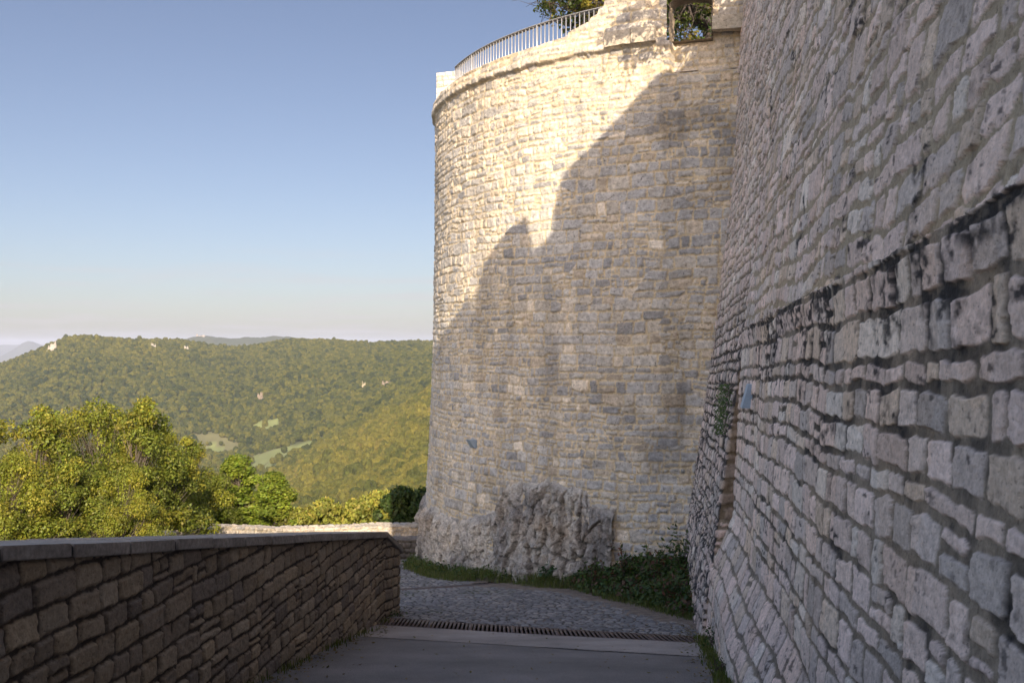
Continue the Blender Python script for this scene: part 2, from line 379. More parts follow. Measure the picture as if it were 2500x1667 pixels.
# ------------------------------------------------------------------ rock outcrop at the tower's foot
def rock():
    th = np.arange(R_(-4), R_(62), .02 / TR); zz = np.arange(-6.8, -2.0, .02)
    TH, Z = np.meshgrid(th, zz); U = TH * TR
    cols = [1040, 1053, 1114, 1175, 1212, 1218, 1229, 1321, 1400, 1424, 1430, 1497, 1508, 1530, 1560]
    rows = [1225, 1249, 1265, 1252, 1240, 1200, 1173, 1165, 1185, 1196, 1226, 1230, 1290, 1420, 1600]
    tt = []; tz = []
    for c, r in zip(cols, rows):
        t, X, Y = px_theta(max(c, 1056), TR + .35); tt.append(t if c > 1056 else R_(-4) if c == 1040 else R_(3)); tz.append(-(r - HZ) / F * Y)
    top = np.interp(TH, tt, tz) + .12 * fbm(U * 4, Z * 4, 3, 3)
    ins = top - Z
    big = sst(0, 1.0, np.interp(TH, [px_theta(1180, TR + .35)[0], px_theta(1320, TR + .35)[0], px_theta(1470, TR + .35)[0]], [0, .75, 1]))
    prot = (.085 + .01 * big) * sst(-.02, .22, ins) + big * .06 * sst(.1, 1.8, ins) + .14 * sst(.9, 2.4, ins) * (.22 + big)
    rid = 1 - np.abs(fbm(U * 1.9 + .5 * fbm(U, Z, 2), Z * .8, 61, 3)) * 2
    rid2 = 1 - np.abs(fbm(U * 5.5 + .6 * Z, Z * 2.2, 67, 4)) * 2
    blk = np.floor(fbm(U * 3.1, Z * 1.7, 71, 2) * 5 + fbm(U * 9, Z * 9, 75, 2) * .5) / 5
    amp = sst(0, .4, ins)
    f1, g1, id1, lx1, ly1 = worley(U * 3.0 + .25 * fbm(U * 3, Z * 3, 51, 2), Z * 1.0 + .35 * U + .15 * fbm(U * 4, Z * 2, 52, 2), 5)
    f2, g2, id2, lx2, ly2 = worley(U * 8.5 + .15 * fbm(U * 9, Z * 9, 53, 2), Z * 3.6 + .15 * fbm(U * 9, Z * 9, 54, 2), 6)
    fac = (id1 - .5) * .30 + lx1 * (g1 - .5) * .35 + ly1 * (id1 * 7 % 1 - .5) * .2
    fac2 = (id2 - .5) * .09 + lx2 * (g2 - .5) * .10 + ly2 * (id2 * 7 % 1 - .5) * .08
    ck = sst(.10, .0, f1) * .10 * (.3 + big) + sst(.12, .0, f2) * .035
    prot = prot + amp * (.05 * rid + .05 * rid2 - ck + .85 * fac * (.6 + .4 * big) + 1.35 * fac2 * (.75 + .35 * big) + .03 * fbm(U * 16, Z * 12, 81, 3)) - .02
    prot = np.where(ins < -.05, -.25, prot)
    r = TR + tower_bat(Z) + prot
    P = np.stack([TC[0] - r * np.cos(TH), TC[1] - r * np.sin(TH), Z], -1)
    c0 = np.array([.60, .55, .48]); c1 = np.array([.33, .31, .29]); c2 = np.array([.56, .46, .35])
    t = sst(-.3, .5, fbm(U * 1.3, Z * 1.1, 91, 4)); t2 = sst(.1, .7, fbm(U * .8, Z * 1.5, 95, 3)) * .7
    col = lerp3(lerp3(np.broadcast_to(c0, P.shape), np.broadcast_to(c1, P.shape), t), np.broadcast_to(c2, P.shape), t2)
    crack = np.clip(sst(.1, -.3, rid2) * .5 + sst(.09, 0, f1) * .45 * (.3 + .7 * big) + sst(.10, 0, f2) * .35, 0, .8); col = col * (1 - crack * amp)[..., None]
    low = sst(-4.2, -5.4, Z) * big * .2; col = col * (1 - low)[..., None]
    keep = (ins[:-1, :-1] > -.12)
    o = mk('rock_outcrop', P.reshape(-1, 3), grid_faces(*Z.shape, keep), M_rock, None, {'col': col.reshape(-1, 3)})
    tag(o, 'rugged grey limestone outcrop that the round tower is built upon', 'rock')
rock()
# ------------------------------------------------------------------ the tall battered wall on the right
WS = [(.77, .60, .51), (.80, .63, .55), (.69, .57, .50), (.73, .575, .45), (.57, .485, .43), (.83, .71, .61)]
def right_wall():
    root = empty('battered_stone_wall', (2, 8, -4))
    tag(root, 'tall leaning pale stone wall filling the right side, with black stained ledge', 'wall')
    # near section: fan shaped grid so that stones keep their detail close by
    ys = [-6.0]
    while ys[-1] < 13.3:
        y = ys[-1]; ys.append(y + (.05 if y < 2 else min(max(.0016 * y * y, .0075), .024)))
    ys[-1] = 13.3; ys = np.array(ys)
    YY0 = np.maximum(ys, 2.2)
    t = np.arange(-.42, .42, .00085); rows = [YY0 * v for v in t]
    zb = Gz(ys) - .5; zt = np.full_like(ys, 7.3)
    low = [rows[0] + (np.minimum(zb, rows[0] - .05) - rows[0]) * k for k in np.linspace(1, 0, 60)[:-1]]
    hi = [rows[-1] + (zt - rows[-1]) * k for k in np.linspace(0, 1, 90)[1:]]
    Z = np.array(low + rows + hi); Y = np.broadcast_to(ys, Z.shape).copy()
    zl = .5 - .0314 * (Y - 3.3) + .02 * fbm(Y * 3, Y * 0, 5, 2)
    V = Z - zl; U = Y
    hA, qA, pA, rA, dA = masonry(U, V, 101, (.195, .265), (.24, .52), .040, .024, .012, .035, .016, .04, (8, 22))
    hB, qB, pB, rB, dB = masonry(U, V, 103, (.17, .36), (.2, .58), .05, .04, .014, .10, .026, .42, (8, 18))
    up = V > 0
    W = lambda a, b: np.where(up, b, a)
    h = W(hA, hB); px_ = W(pA, pB); py_ = W(rA, rB); d = W(dA, dB); q = [W(a, b) for a, b in zip(qA, qB)]
    disp = h * (.008 + .010 * q[0]) + h * (px_ * (q[1] - .5) + py_ * (q[2] - .5)) * .08
    disp += h * (.009 * fbm(U * 9, Z * 9, 5, 3) + .0035 * fbm(U * 40, Z * 40, 6, 2)) + .006 * (1 - h) * fbm(U * 22, Z * 22, 8, 2) + .02 * fbm(U * .6, Z * .6, 9, 2)
    a_lo = wall_a_near(Z); a_hi = np.maximum(wall_a_far(Z), wall_a_near(zl)) + .055
    a = np.where(up, a_hi - .02, a_lo)
    a = a - .02 * sst(-.22, -.02, V) * (~up)
    # above the ledge melt into the far section's surface
    m = sst(10.5, 13.3, Y) * up; a = a * (1 - m) + (wall_a_far(Z)) * m
    X = a + .144 * Y - disp
    P = np.stack([X, Y, Z], -1)
    base = palette(q[3], WS, [3, 3, 2.2, 1.8, 1.3, 1.5]) * (.82 + .32 * q[4])[..., None]
    mort = np.where(up[..., None], np.array([.40, .325, .23]), np.array([.29, .235, .18])) * (1 + .25 * fbm(U * 4, Z * 4, 23, 3))[..., None]
    col = lerp3(mort, base, sst(-.003, .006, d))
    sn = fbm(U * 2.2, Z * 3.5, 41, 3); s2 = fbm(U * 7, Z * 5, 43, 3)
    ledge = sst(-.75, -.05, V) * (~up) * (.55 + .6 * vn(U * .8, V * 0, 91)) + .25 * sst(.12, .0, V) * up
    st = np.clip(sst(.02, .5, sn + .5 * s2 + .9 * ledge - .26), 0, 1)
    st2 = sst(-.15, .35, sn * .8 + .6 * s2 + .25 * sst(-1.6, -.3, V)) * sst(.75, .15, h) * (V < .05) * sst(-3.6, -1.2, Z)
    blot = sst(.38, .62, fbm(U * 11, Z * 11, 47, 3)) * .35
    s3 = fbm(U * 14, Z * 26, 53, 3); k = np.clip(.9 * st * sst(-2.6, -.2, V) * sst(-.35, .25, s3) + .66 * st2 + blot + .75 * sst(.28, .5, s3) * sst(-.2, .35, s2) * h, 0, .93)
    col = col * (1 - k)[..., None] + np.array([.018, .018, .022]) * k[..., None]
    col = np.where((sst(-.4, .4, fbm(U * 1.1, Z * .9, 49, 2)) * .25)[..., None] > .2, col * np.array([1.03, .99, .95]), col)
    keep = None
    nr, nc = Z.shape; Fc = grid_faces(nr, nc)
    Fc = Fc[:, ::-1]
    mk('near_wall_face', P.reshape(-1, 3), Fc, M_near, root, {'col': col.reshape(-1, 3)})
    # far section
    ys = np.concatenate([np.full(24, 13.3), np.arange(13.3, 21.6, .024)]); inn = np.concatenate([np.linspace(.55, .0, 24), np.zeros(len(ys) - 24)])
    zz = np.arange(-6.5, 7.3, .02)
    Y, Z = np.meshgrid(ys, zz); I = np.broadcast_to(inn, Y.shape)
    U = Y - I
    hA, qA, pA, rA, dA = masonry(U * 1.0, Z + .035 * (Y - 13), 111, (.14, .22), (.18, .4), .045, .02, .014, .05, .02, .2)
    q = qA; h = hA; d = dA
    disp = h * (.014 + .02 * q[0]) + h * (pA * (q[1] - .5) + rA * (q[2] - .5)) * .16 + h * .014 * fbm(U * 12, Z * 12, 15, 3) + .03 * fbm(U * .8, Z * .8, 9, 2)
    X = wall_a_far(Z) + .144 * Y - disp * (I < .02) + I
    Yd = Y - disp * (I >= .02)
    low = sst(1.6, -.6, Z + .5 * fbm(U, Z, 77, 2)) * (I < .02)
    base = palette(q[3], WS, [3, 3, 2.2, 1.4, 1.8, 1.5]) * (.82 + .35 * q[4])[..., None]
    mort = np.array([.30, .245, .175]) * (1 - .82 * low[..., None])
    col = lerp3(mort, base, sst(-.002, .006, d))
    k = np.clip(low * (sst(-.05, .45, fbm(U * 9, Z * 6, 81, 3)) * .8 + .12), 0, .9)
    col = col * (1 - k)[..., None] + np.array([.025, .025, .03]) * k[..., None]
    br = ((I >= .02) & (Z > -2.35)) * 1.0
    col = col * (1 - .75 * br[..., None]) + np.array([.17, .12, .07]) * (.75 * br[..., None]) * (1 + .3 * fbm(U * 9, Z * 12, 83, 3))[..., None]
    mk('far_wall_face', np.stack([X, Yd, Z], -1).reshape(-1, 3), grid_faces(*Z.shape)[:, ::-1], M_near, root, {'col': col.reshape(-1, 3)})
    # mass behind the faces, and the flat top
    V = []; 
    for y in (-6, 21.5):
        for x, z in ((2.3, -7), (2.35, 7.28), (9, 7.28), (9, -7)):
            V.append((x + .144 * y, y, z))
    mk('wall_core', V, [(0, 1, 5, 4), (1, 2, 6, 5), (2, 3, 7, 6), (0, 3, 2, 1), (4, 5, 6, 7)], M_near, root, {'col': np.tile(np.array([[.4, .36, .3]]), (8, 1))}, smooth=False)
    V = [(1.0 + .144 * y + .83, y, 7.295) for y in (-6, 21.5)] + [(2.9 + .144 * y, y, 7.295) for y in (21.5, -6)]
    mk('wall_top', V, [(0, 1, 2, 3)], M_near, root, {'col': np.tile(np.array([[.4, .36, .3]]), (4, 1))}, smooth=False)
right_wall()
# ------------------------------------------------------------------ parapet on the left with coping slabs
def lx(Y): return -3.25 + .0843 * Y
CZ = -.12
def parapet():
    root = empty('parapet_wall', (-2.5, 8, -3))
    tag(root, 'low dark squared stone parapet with flat coping slabs along the ramp, left foreground', 'wall')
    bend = 15.25
    # path of the inner face (u = length)
    P0 = (lx(-4), -4.0); P1 = (lx(bend), bend); P2 = (-1.85, 16.35)
    L1 = math.hypot(P1[0] - P0[0], P1[1] - P0[1]); L2 = math.hypot(P2[0] - P1[0], P2[1] - P1[1])
    us = np.concatenate([np.arange(0, 7.5, .04), np.arange(7.5, L1 + L2, .0125), np.linspace(L1 + L2, L1 + L2 + 1.15, 60)])
    def path(u):
        a = np.clip(u / L1, 0, 1); b = np.clip((u - L1) / L2, 0, 1); c = np.clip(u - L1 - L2, 0, 2)
        x = P0[0] + (P1[0] - P0[0]) * a + (P2[0] - P1[0]) * b - c; y = P0[1] + (P1[1] - P0[1]) * a + (P2[1] - P1[1]) * b + c * .1
        return x, y
    def topz(u):
        x, y = path(u); base = CZ - .181 * np.minimum(y, bend) - .085
        return base - .34 * np.clip((u - L1) / L2, 0, 1)
    vs = np.arange(-1.75, 0.0001, .009)
    Um, Vm = np.meshgrid(us, vs)
    x, y = path(Um); Z = topz(Um) + Vm
    nx = np.where(Um < L1, .9965, np.where(Um < L1 + L2, .993, .1)); ny = np.where(Um < L1, -.084, np.where(Um < L1 + L2, -.11, .995))
    h, q, a, b, d = masonry(Um, Vm - .155 * Um, 131, (.14, .195), (.18, .38), .024, .022, .016, .03, .011, .08)
    disp = h * (.014 + .018 * q[0]) + h * (a * (q[1] - .5) + b * (q[2] - .5)) * .14 + h * (.010 * fbm(Um * 8, Vm * 8, 3, 3) + .004 * fbm(Um * 30, Vm * 30, 4, 2))
    disp = disp * sst(0, -.03, Vm) 
    P = np.stack([x + nx * disp, y + ny * disp, Z], -1)
    cols = [(.32, .25, .175), (.36, .29, .21), (.27, .215, .16), (.38, .295, .20), (.24, .195, .155)]
    base = palette(q[3], cols, [3, 2, 2, 1.2, 1.5]) * (.85 + .3 * q[4])[..., None]
    col = lerp3(np.broadcast_to(np.array([.075, .06, .05]), base.shape), base, sst(-.003, .006, d))
    mk('stone_face', P.reshape(-1, 3), grid_faces(*Um.shape), M_par, root, {'col': col.reshape(-1, 3)})
    # outer face
    V = []
    for yy in (-4, bend + 1.1):
        V += [(lx(yy) - 1.05, yy, CZ - .181 * yy - .09), (lx(yy) - 1.05, yy, CZ - .181 * yy - 4.5)]
    mk('outer_face', V, [(0, 1, 3, 2)], M_par, root, {'col': np.tile(np.array([[.3, .26, .22]]), (4, 1))}, smooth=False)
    box8('mortar_bed', [(lx(-3.5) + .045, -3.5, CZ + .181 * 3.5 - .012), (lx(bend - .1) + .045, bend - .1, CZ - .181 * (bend - .1) - .012), (lx(bend - .1) - 1.08, bend - .1, CZ - .181 * (bend - .1) - .012), (lx(-3.5) - 1.08, -3.5, CZ + .181 * 3.5 - .012)], .068, root, M_dark)
    # coping slabs, 0.75 m each
    y = -3.6; n = 0
    ends = [y]
    while ends[-1] < bend - .5: ends.append(ends[-1] + .745)
    ends[-1] = bend - .02
    rnd = random.Random(5)
    for i in range(len(ends) - 1):
        slab(ends[i] + .017, ends[i + 1] - .017, root, rnd)
    # sloping end slab
    V = []; T = .085
    a0 = (lx(bend) + .06, bend, CZ - .181 * bend); a1 = (-1.85 + .06, 16.4, -3.36)
    b0 = (lx(bend) - 1.1, bend, CZ - .181 * bend); b1 = (-1.85 - 1.1, 16.5, -3.36)
    box8('coping_slab', [a0, a1, b1, b0], T, root)
def box8(name, top4, T, parent, mat=None):
    import bmesh
    bm = bmesh.new(); tv = [bm.verts.new(p) for p in top4]; bv = [bm.verts.new((p[0], p[1], p[2] - T)) for p in top4]
    bm.faces.new(tv); bm.faces.new(bv[::-1])
    for i in range(4):
        j = (i + 1) % 4; bm.faces.new((tv[i], bv[i], bv[j], tv[j]))
    bmesh.ops.recalc_face_normals(bm, faces=bm.faces)
    bmesh.ops.bevel(bm, geom=bm.edges[:], offset=.006, segments=2, affect='EDGES')
    me = bpy.data.meshes.new(name); bm.to_mesh(me); bm.free(); me.materials.append(mat or M_cop)
    o = bpy.data.objects.new(name, me); scn.collection.objects.link(o); o.parent = parent
    if parent: o.matrix_parent_inverse = parent.matrix_basis.inverted()
    return o
def slab(y0, y1, parent, rnd):
    j = rnd.uniform(-.004, .004); k = rnd.uniform(-.004, .004)
    box8('coping_slab', [(lx(y0) + .06 + k, y0, CZ - .181 * y0 + j), (lx(y1) + .06 + k, y1, CZ - .181 * y1 + j),
                         (lx(y1) - 1.1, y1, CZ - .181 * y1 + j), (lx(y0) - 1.1, y0, CZ - .181 * y0 + j)], .085, parent)
parapet()
# ------------------------------------------------------------------ ground
gL = gp(930, 1507); gR = gp(1752, 1556); GW = .72
GD = (gR - gL); GD.z = 0; GD.normalize(); GN = Vector((-GD.y, GD.x, 0))       # along and beyond the grate
def gdist(X, Y): return (X - gL.x) * GN.x + (Y - gL.y) * GN.y
def sheet(name, x0, x1, y0, y1, step, zf, mat, keepf=None, kind='structure', attrs=None):
    xs = np.arange(x0, x1, step); ys = np.arange(y0, y1, step); X, Y = np.meshgrid(xs, ys); Z = zf(X, Y)
    keep = None
    if keepf is not None:
        k = keepf(X, Y); keep = k[:-1, :-1] & k[1:, 1:] & k[1:, :-1] & k[:-1, 1:]
    V = np.stack([X, Y, Z], -1).reshape(-1, 3)
    o = mk(name, V, grid_faces(*X.shape, keep), mat); tag(o, kind=kind); return o
sheet('asphalt_road', -3.6, 4.2, -14, 15.6, .06, lambda X, Y: Gz(Y) + .006 * fbm(X * .8, Y * .8, 3, 2), M_asph, lambda X, Y: gdist(X, Y) < -1.9)
sheet('concrete_strip', -3.2, 4.2, 9, 16.2, .03, lambda X, Y: Gz(Y) + .006 + .003 * fbm(X * 3, Y * 3, 4, 2), M_conc, lambda X, Y: (gdist(X, Y) > -2.02) & (gdist(X, Y) < -GW - .01))
xs = np.arange(-3.4, 4.2, .02); ys = np.arange(12.0, 31, .02); X, Y = np.meshgrid(xs, ys)
ca = .35; Uc = X * math.cos(ca) + Y * math.sin(ca); Vc = -X * math.sin(ca) + Y * math.cos(ca)
h, q, a, b, d = masonry(X + .0 * Uc, Y, 151, (.11, .155), (.10, .18), .022, .03, .022, .08, .010, 0)
Z = Gz(Y) + h * (.012 + .010 * q[0]) + .02 * fbm(X * .6, Y * .6, 4, 2) + h * (a * (q[1] - .5) + b * (q[2] - .5)) * .16 - .012
cc = palette(q[3], [(.23, .225, .225), (.28, .27, .26), (.18, .178, .18), (.31, .285, .26)], [3, 2, 2, 1]) * (.85 + .3 * q[4])[..., None]
cc = lerp3(np.broadcast_to(np.array([.05, .045, .04]), cc.shape), cc, sst(-.003, .005, d))
mo = sst(.25, .6, fbm(X * .8, Y * 1.1, 33, 3)) * (1 - h) * .8; cc = cc * (1 - mo)[..., None] + np.array([.05, .06, .02]) * mo[..., None]
g2a = gp(960, 1440); g2b = gp(1345, 1417); D2 = g2b - g2a; D2.z = 0; L2_ = D2.length; D2.normalize(); N2 = Vector((-D2.y, D2.x, 0))
al2 = (X - g2a.x) * D2.x + (Y - g2a.y) * D2.y; di2 = (X - g2a.x) * N2.x + (Y - g2a.y) * N2.y
k = (gdist(X, Y) > 0) & ~((np.abs(di2) < .18) & (al2 > -.1) & (al2 < L2_))
keep = k[:-1, :-1] & k[1:, 1:] & k[1:, :-1] & k[:-1, 1:]
tag(mk('cobbled_road', np.stack([X, Y, Z], -1).reshape(-1, 3), grid_faces(*X.shape, keep), M_cob, None, {'col': cc.reshape(-1, 3)}), kind='structure')
def edge_d(X, Y): return ((X - .95) * 6.5 + (Y - 21.1) * 2) / 6.8
def mound(X, Y):
    e = edge_d(X, Y); dt = np.hypot(X - TC[0], Y - TC[1]) - 8.75
    m = -.06 + (.34 + .16 * fbm(X * 1.1, Y * 1.1, 17, 2)) * np.clip(e, 0, 1.2) * sst(-.1, .5, e) + .06 * sst(0, .1, e)
    m2 = -.06 + .16 * sst(.55, .1, dt + .25 * fbm(X * 1.5, Y * 1.5, 9, 2))
    return np.maximum(m, m2) + .05 * fbm(X * 2, Y * 2, 13, 3) * sst(0, .4, np.maximum(e, .5 - dt))
sheet('soil_bank', -3.5, 4.6, 13, 30, .06, lambda X, Y: Gz(Y) + mound(X, Y) - .08 * (mound(X, Y) < -.03), M_soil, lambda X, Y: gdist(X, Y) > .1)
def gravz(X, Y):
    e = edge_d(X, Y); dt = np.hypot(X - TC[0], Y - TC[1]) - 8.75; n = .3 * fbm(X * 1.3, Y * 1.3, 19, 3)
    g1 = sst(-.65, -.25, e + n) * sst(.5, .2, e); g2 = sst(1.25, .8, dt + n) * sst(-1.2, -.6, X + n)
    return Gz(Y) + .03 * np.maximum(g1, g2) - .012 + .008 * fbm(X * 15, Y * 15, 3, 2) + .02 * fbm(X * .6, Y * .6, 4, 2)
sheet('gravel_verge', -1.4, 3.8, 14.2, 25, .03, gravz, M_grav, lambda X, Y: (gdist(X, Y) > .12) & ~((np.abs((X - g2a.x) * N2.x + (Y - g2a.y) * N2.y) < .18) & ((X - g2a.x) * D2.x + (Y - g2a.y) * D2.y < L2_)))
sheet('verge_base', -30, 8, -14, 60, .5, lambda X, Y: Gz(Y) - .25 - 1.2 * np.clip(-4.0 - X, 0, 3) - .35 * np.clip(-7 - X, 0, 40), M_soil, lambda X, Y: (Y < 38) & ((X < 6)))
# drain grates: frame plus a panel of slanted bars
def grate(p0, dirv, nrm, L, W, label, pitch=.05, slant=.0, y_off=0.0):
    root = empty('drain_grate', (p0.x, p0.y, p0.z)); tag(root, label, 'drain', 'iron drain grates across the road')
    def g(s, t, dz=0):
        x = p0.x + dirv.x * s + nrm.x * t; y = p0.y + dirv.y * s + nrm.y * t
        return (x, y, float(Gz(y)) + .008 + dz + y_off)
    V = []; Fs = []
    def bar(s0, t0, s1, t1, wd, hgt):
        # straight bar between two points, width wd
        b = len(V); ds, dt = s1 - s0, t1 - t0; l = math.hypot(ds, dt); nx, ny = -dt / l * wd / 2, ds / l * wd / 2
        for (s, t) in ((s0 + nx, t0 + ny), (s1 + nx, t1 + ny), (s1 - nx, t1 - ny), (s0 - nx, t0 - ny)):
            V.append(g(s, t)); 
        for i in range(4): V.append((V[b + i][0], V[b + i][1], V[b + i][2] - hgt))
        Fs.extend([(b, b + 3, b + 2, b + 1), (b, b + 1, b + 5, b + 4), (b + 1, b + 2, b + 6, b + 5), (b + 2, b + 3, b + 7, b + 6), (b + 3, b, b + 4, b + 7)])
    n = int(L / .5)
    for sd in (1, -1):
        for i in range(n): bar(L * i / n, sd * W / 2, L * (i + 1) / n, sd * W / 2, .03, .03)
        mk('side_rail', V, Fs, M_iron, root, smooth=False); V.clear(); Fs.clear()
    k = 0; s = .03
    while s < L - .03:
        bar(s, -W / 2 + .01, s + slant, W / 2 - .01, pitch * (.46 if k % 10 else .8), .006); s += pitch; k += 1
    mk('grate_bars', V, Fs, M_iron, root, smooth=False); V.clear(); Fs.clear()
    for i in range(n + 1):
        for t in (-W / 2, W / 2): V.append(g(L * i / n, t, -.13))
    mk('channel', V, [(2 * i, 2 * i + 2, 2 * i + 3, 2 * i + 1) for i in range(n)], M_dark, root, smooth=False)
grate(gL - GN * (GW / 2 + .01) - GD * .1, GD, GN, (gR - gL).length + .3, GW, 'rusty slotted drain grate between the concrete strip and the cobbles, nearest the camera', .068, -GN.x * GW / GD.x)
grate(g2a, D2, N2, L2_, .36, 'narrow grey drain grate running across the cobbles towards the rock', .075, 0)
for o in bpy.data.objects:
    pass
# ------------------------------------------------------------------ masonry path walls beyond
def path_wall(name, pts, tops, height, thick, seed, cols, mort, label, bh=(.12, .2), cwid=(.2, .45), step=.03):
    root = empty(name, (pts[0][0], pts[0][1], tops[0] - height)); tag(root, label, 'wall')
    pts = np.array(pts, float); seg = np.hypot(*(pts[1:] - pts[:-1]).T); L = np.concatenate([[0], np.cumsum(seg)])
    us = np.arange(0, L[-1], step); x = np.interp(us, L, pts[:, 0]); y = np.interp(us, L, pts[:, 1]); zt = np.interp(us, L, tops)
    ks = np.hanning(31); ks /= ks.sum()
    for arr in (x, y, zt):
        p = np.pad(arr, 15, mode='reflect', reflect_type='odd'); arr[:] = np.convolve(p, ks, 'valid')
    dx = np.gradient(x); dy = np.gradient(y); l = np.hypot(dx, dy); nx = dy / l; ny = -dx / l          # towards the camera side
    # cross-section: front bottom->top, across, down the back
    sec = [(0, -height + k * step) for k in range(int(height / step) + 1)]
    sec += [(-t, .02 * math.sin(t / thick * math.pi)) for t in np.arange(step, thick, step)]
    sec += [(-thick, -k * .15) for k in range(int((height + 1.5) / .15))]
    sec = np.array(sec); arc = np.concatenate([[0], np.cumsum(np.hypot(*(sec[1:] - sec[:-1]).T))])
    Um, Am = np.meshgrid(us, arc); S0 = sec[:, 0][:, None]; S1 = sec[:, 1][:, None]
    h, q, a, b, d = masonry(Um, Am - height, seed, bh, cwid, .025, .03, .03, .03, .01, .3)
    disp = h * (.02 + .04 * q[0]) + .02 * fbm(Um * 3, Am * 3, seed, 2)
    front = (S0 > -.001); topm = (~front) & (S0 > -thick + .001)
    off = S0 + np.where(front, disp, np.where(topm, 0, -disp)); up = S1 + np.where(topm, disp, 0)
    P = np.stack([x[None] + nx[None] * off, y[None] + ny[None] * off, zt[None] + up + 0 * off], -1)
    base = palette(q[3], cols, [1] * len(cols)) * (.85 + .3 * q[4])[..., None]
    col = lerp3(np.broadcast_to(np.array(mort), base.shape), base, sst(-.003, .006, d))
    mk('stone_face', P.reshape(-1, 3), grid_faces(*Um.shape), M_tower, root, {'col': col.reshape(-1, 3)})
def PT(px, Y): return ((px - 1250) / F * Y, Y)
def ZT(py, Y): return -(py - HZ) / F * Y
c1 = [(.42, .38, .32), (.48, .42, .34), (.38, .36, .33), (.5, .44, .36)]
path_wall('terrace_wall', [PT(250, 21), PT(400, 27), PT(545, 32.5), PT(700, 35), PT(900, 36), PT(1080, 37)], [ZT(1330, 21), ZT(1303, 27), ZT(1283, 32.5), ZT(1292, 35), ZT(1285, 36), ZT(1282, 37)],
          1.6, .6, 171, c1, (.42, .35, .25), 'sunlit pale stone wall curving round behind the parapet, beneath the shrubs')
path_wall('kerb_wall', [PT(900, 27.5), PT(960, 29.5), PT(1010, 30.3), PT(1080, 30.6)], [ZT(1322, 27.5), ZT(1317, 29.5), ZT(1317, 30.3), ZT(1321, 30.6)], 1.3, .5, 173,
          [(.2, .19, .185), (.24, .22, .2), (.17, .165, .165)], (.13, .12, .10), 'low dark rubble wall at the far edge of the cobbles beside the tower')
# left merlon on the tower rim
def merlon():
    root = empty('merlon_wall', (-1.8, 28.6, 6)); tag(root, 'small sunlit wall stub standing on the left rim of the round tower, left of the railing', 'wall')
    us = np.arange(0, 1.5, .02); vs = np.arange(6.0, 7.68, .02); U, Vv = np.meshgrid(us, vs)
    h, q, a, b, d = masonry(U, Vv, 181, (.14, .2), (.2, .5), .02, .02, .02, .02, .006, .1)
    stp = np.where(U < .75, 7.68, 7.52); stp = np.where(U > 1.2, 7.4, stp)
    disp = h * (.02 + .03 * q[0]) + .015 * fbm(U * 9, Vv * 9, 3, 3); Z = np.minimum(Vv, stp)
    x0, y0 = PT(1066, 28.3); X = x0 + U * .93; Y = y0 - .05 - U * .36 - disp
    base = palette(q[3], STONES, [1, 3, 3, 3, 0, 1]) * (.9 + .2 * q[4])[..., None]; col = lerp3(np.broadcast_to(np.array([.43, .35, .24]), base.shape), base, sst(-.003, .006, d))
    V = np.stack([X, Y, Z], -1); nr, nc = U.shape
    top = V[-1] + np.array([.36 * .5, .5, 0]); bk = top - np.array([0, 0, 1.7])
    VV = np.concatenate([V.reshape(-1, 3), top, bk]); CC = np.concatenate([col.reshape(-1, 3), np.tile([[.45, .4, .32]], (2 * nc, 1))])
    l = (nr - 1) * nc + np.arange(nc); a_ = nr * nc + np.arange(nc); b_ = a_ + nc
    Fc = np.concatenate([grid_faces(nr, nc), np.stack([l[:-1], l[1:], a_[1:], a_[:-1]], -1), np.stack([a_[:-1], a_[1:], b_[1:], b_[:-1]], -1)])
    mk('stub_face', VV, Fc, M_tower, root, {'col': CC})
    s = [(0, 6.0, 0), (0, 7.68, 0)]
    V = []
    for k in (0, 1):
        for z in np.linspace(6.0, 7.68, 12): V.append((x0 + .18 * k, y0 - .05 + .5 * k, z))
    mk('stub_end', V, grid_faces(2, 12), M_tower, root, {'col': np.tile([[.42, .37, .3]], (24, 1))})
merlon()
# ------------------------------------------------------------------ railing on the tower rim
def tube(V, Fs, p0, p1, r0, r1, n=6):
    p0 = Vector(p0); p1 = Vector(p1); d = (p1 - p0)
    if d.length < 1e-6: return
    d.normalize(); u = d.orthogonal().normalized(); w_ = d.cross(u); b = len(V)
    for p, r in ((p0, r0), (p1, r1)):
        for k in range(n):
            a = 2 * math.pi * k / n; V.append(tuple(p + u * (r * math.cos(a)) + w_ * (r * math.sin(a))))
    for k in range(n): Fs.append((b + k, b + (k + 1) % n, b + n + (k + 1) % n, b + n + k))
def obox(V, Fs, c, t, hx, hy, z0, z1):
    """box with one horizontal axis at angle t"""
    b = len(V); cx, cy = c; ux, uy = math.cos(t), math.sin(t)
    for z in (z0, z1):
        for sx, sy in ((-1, -1), (1, -1), (1, 1), (-1, 1)):
            V.append((cx + ux * hx * sx - uy * hy * sy, cy + uy * hx * sx + ux * hy * sy, z))
    for f in ((0, 3, 2, 1), (4, 5, 6, 7), (0, 1, 5, 4), (1, 2, 6, 5), (2, 3, 7, 6), (3, 0, 4, 7)): Fs.append([b + i for i in f])
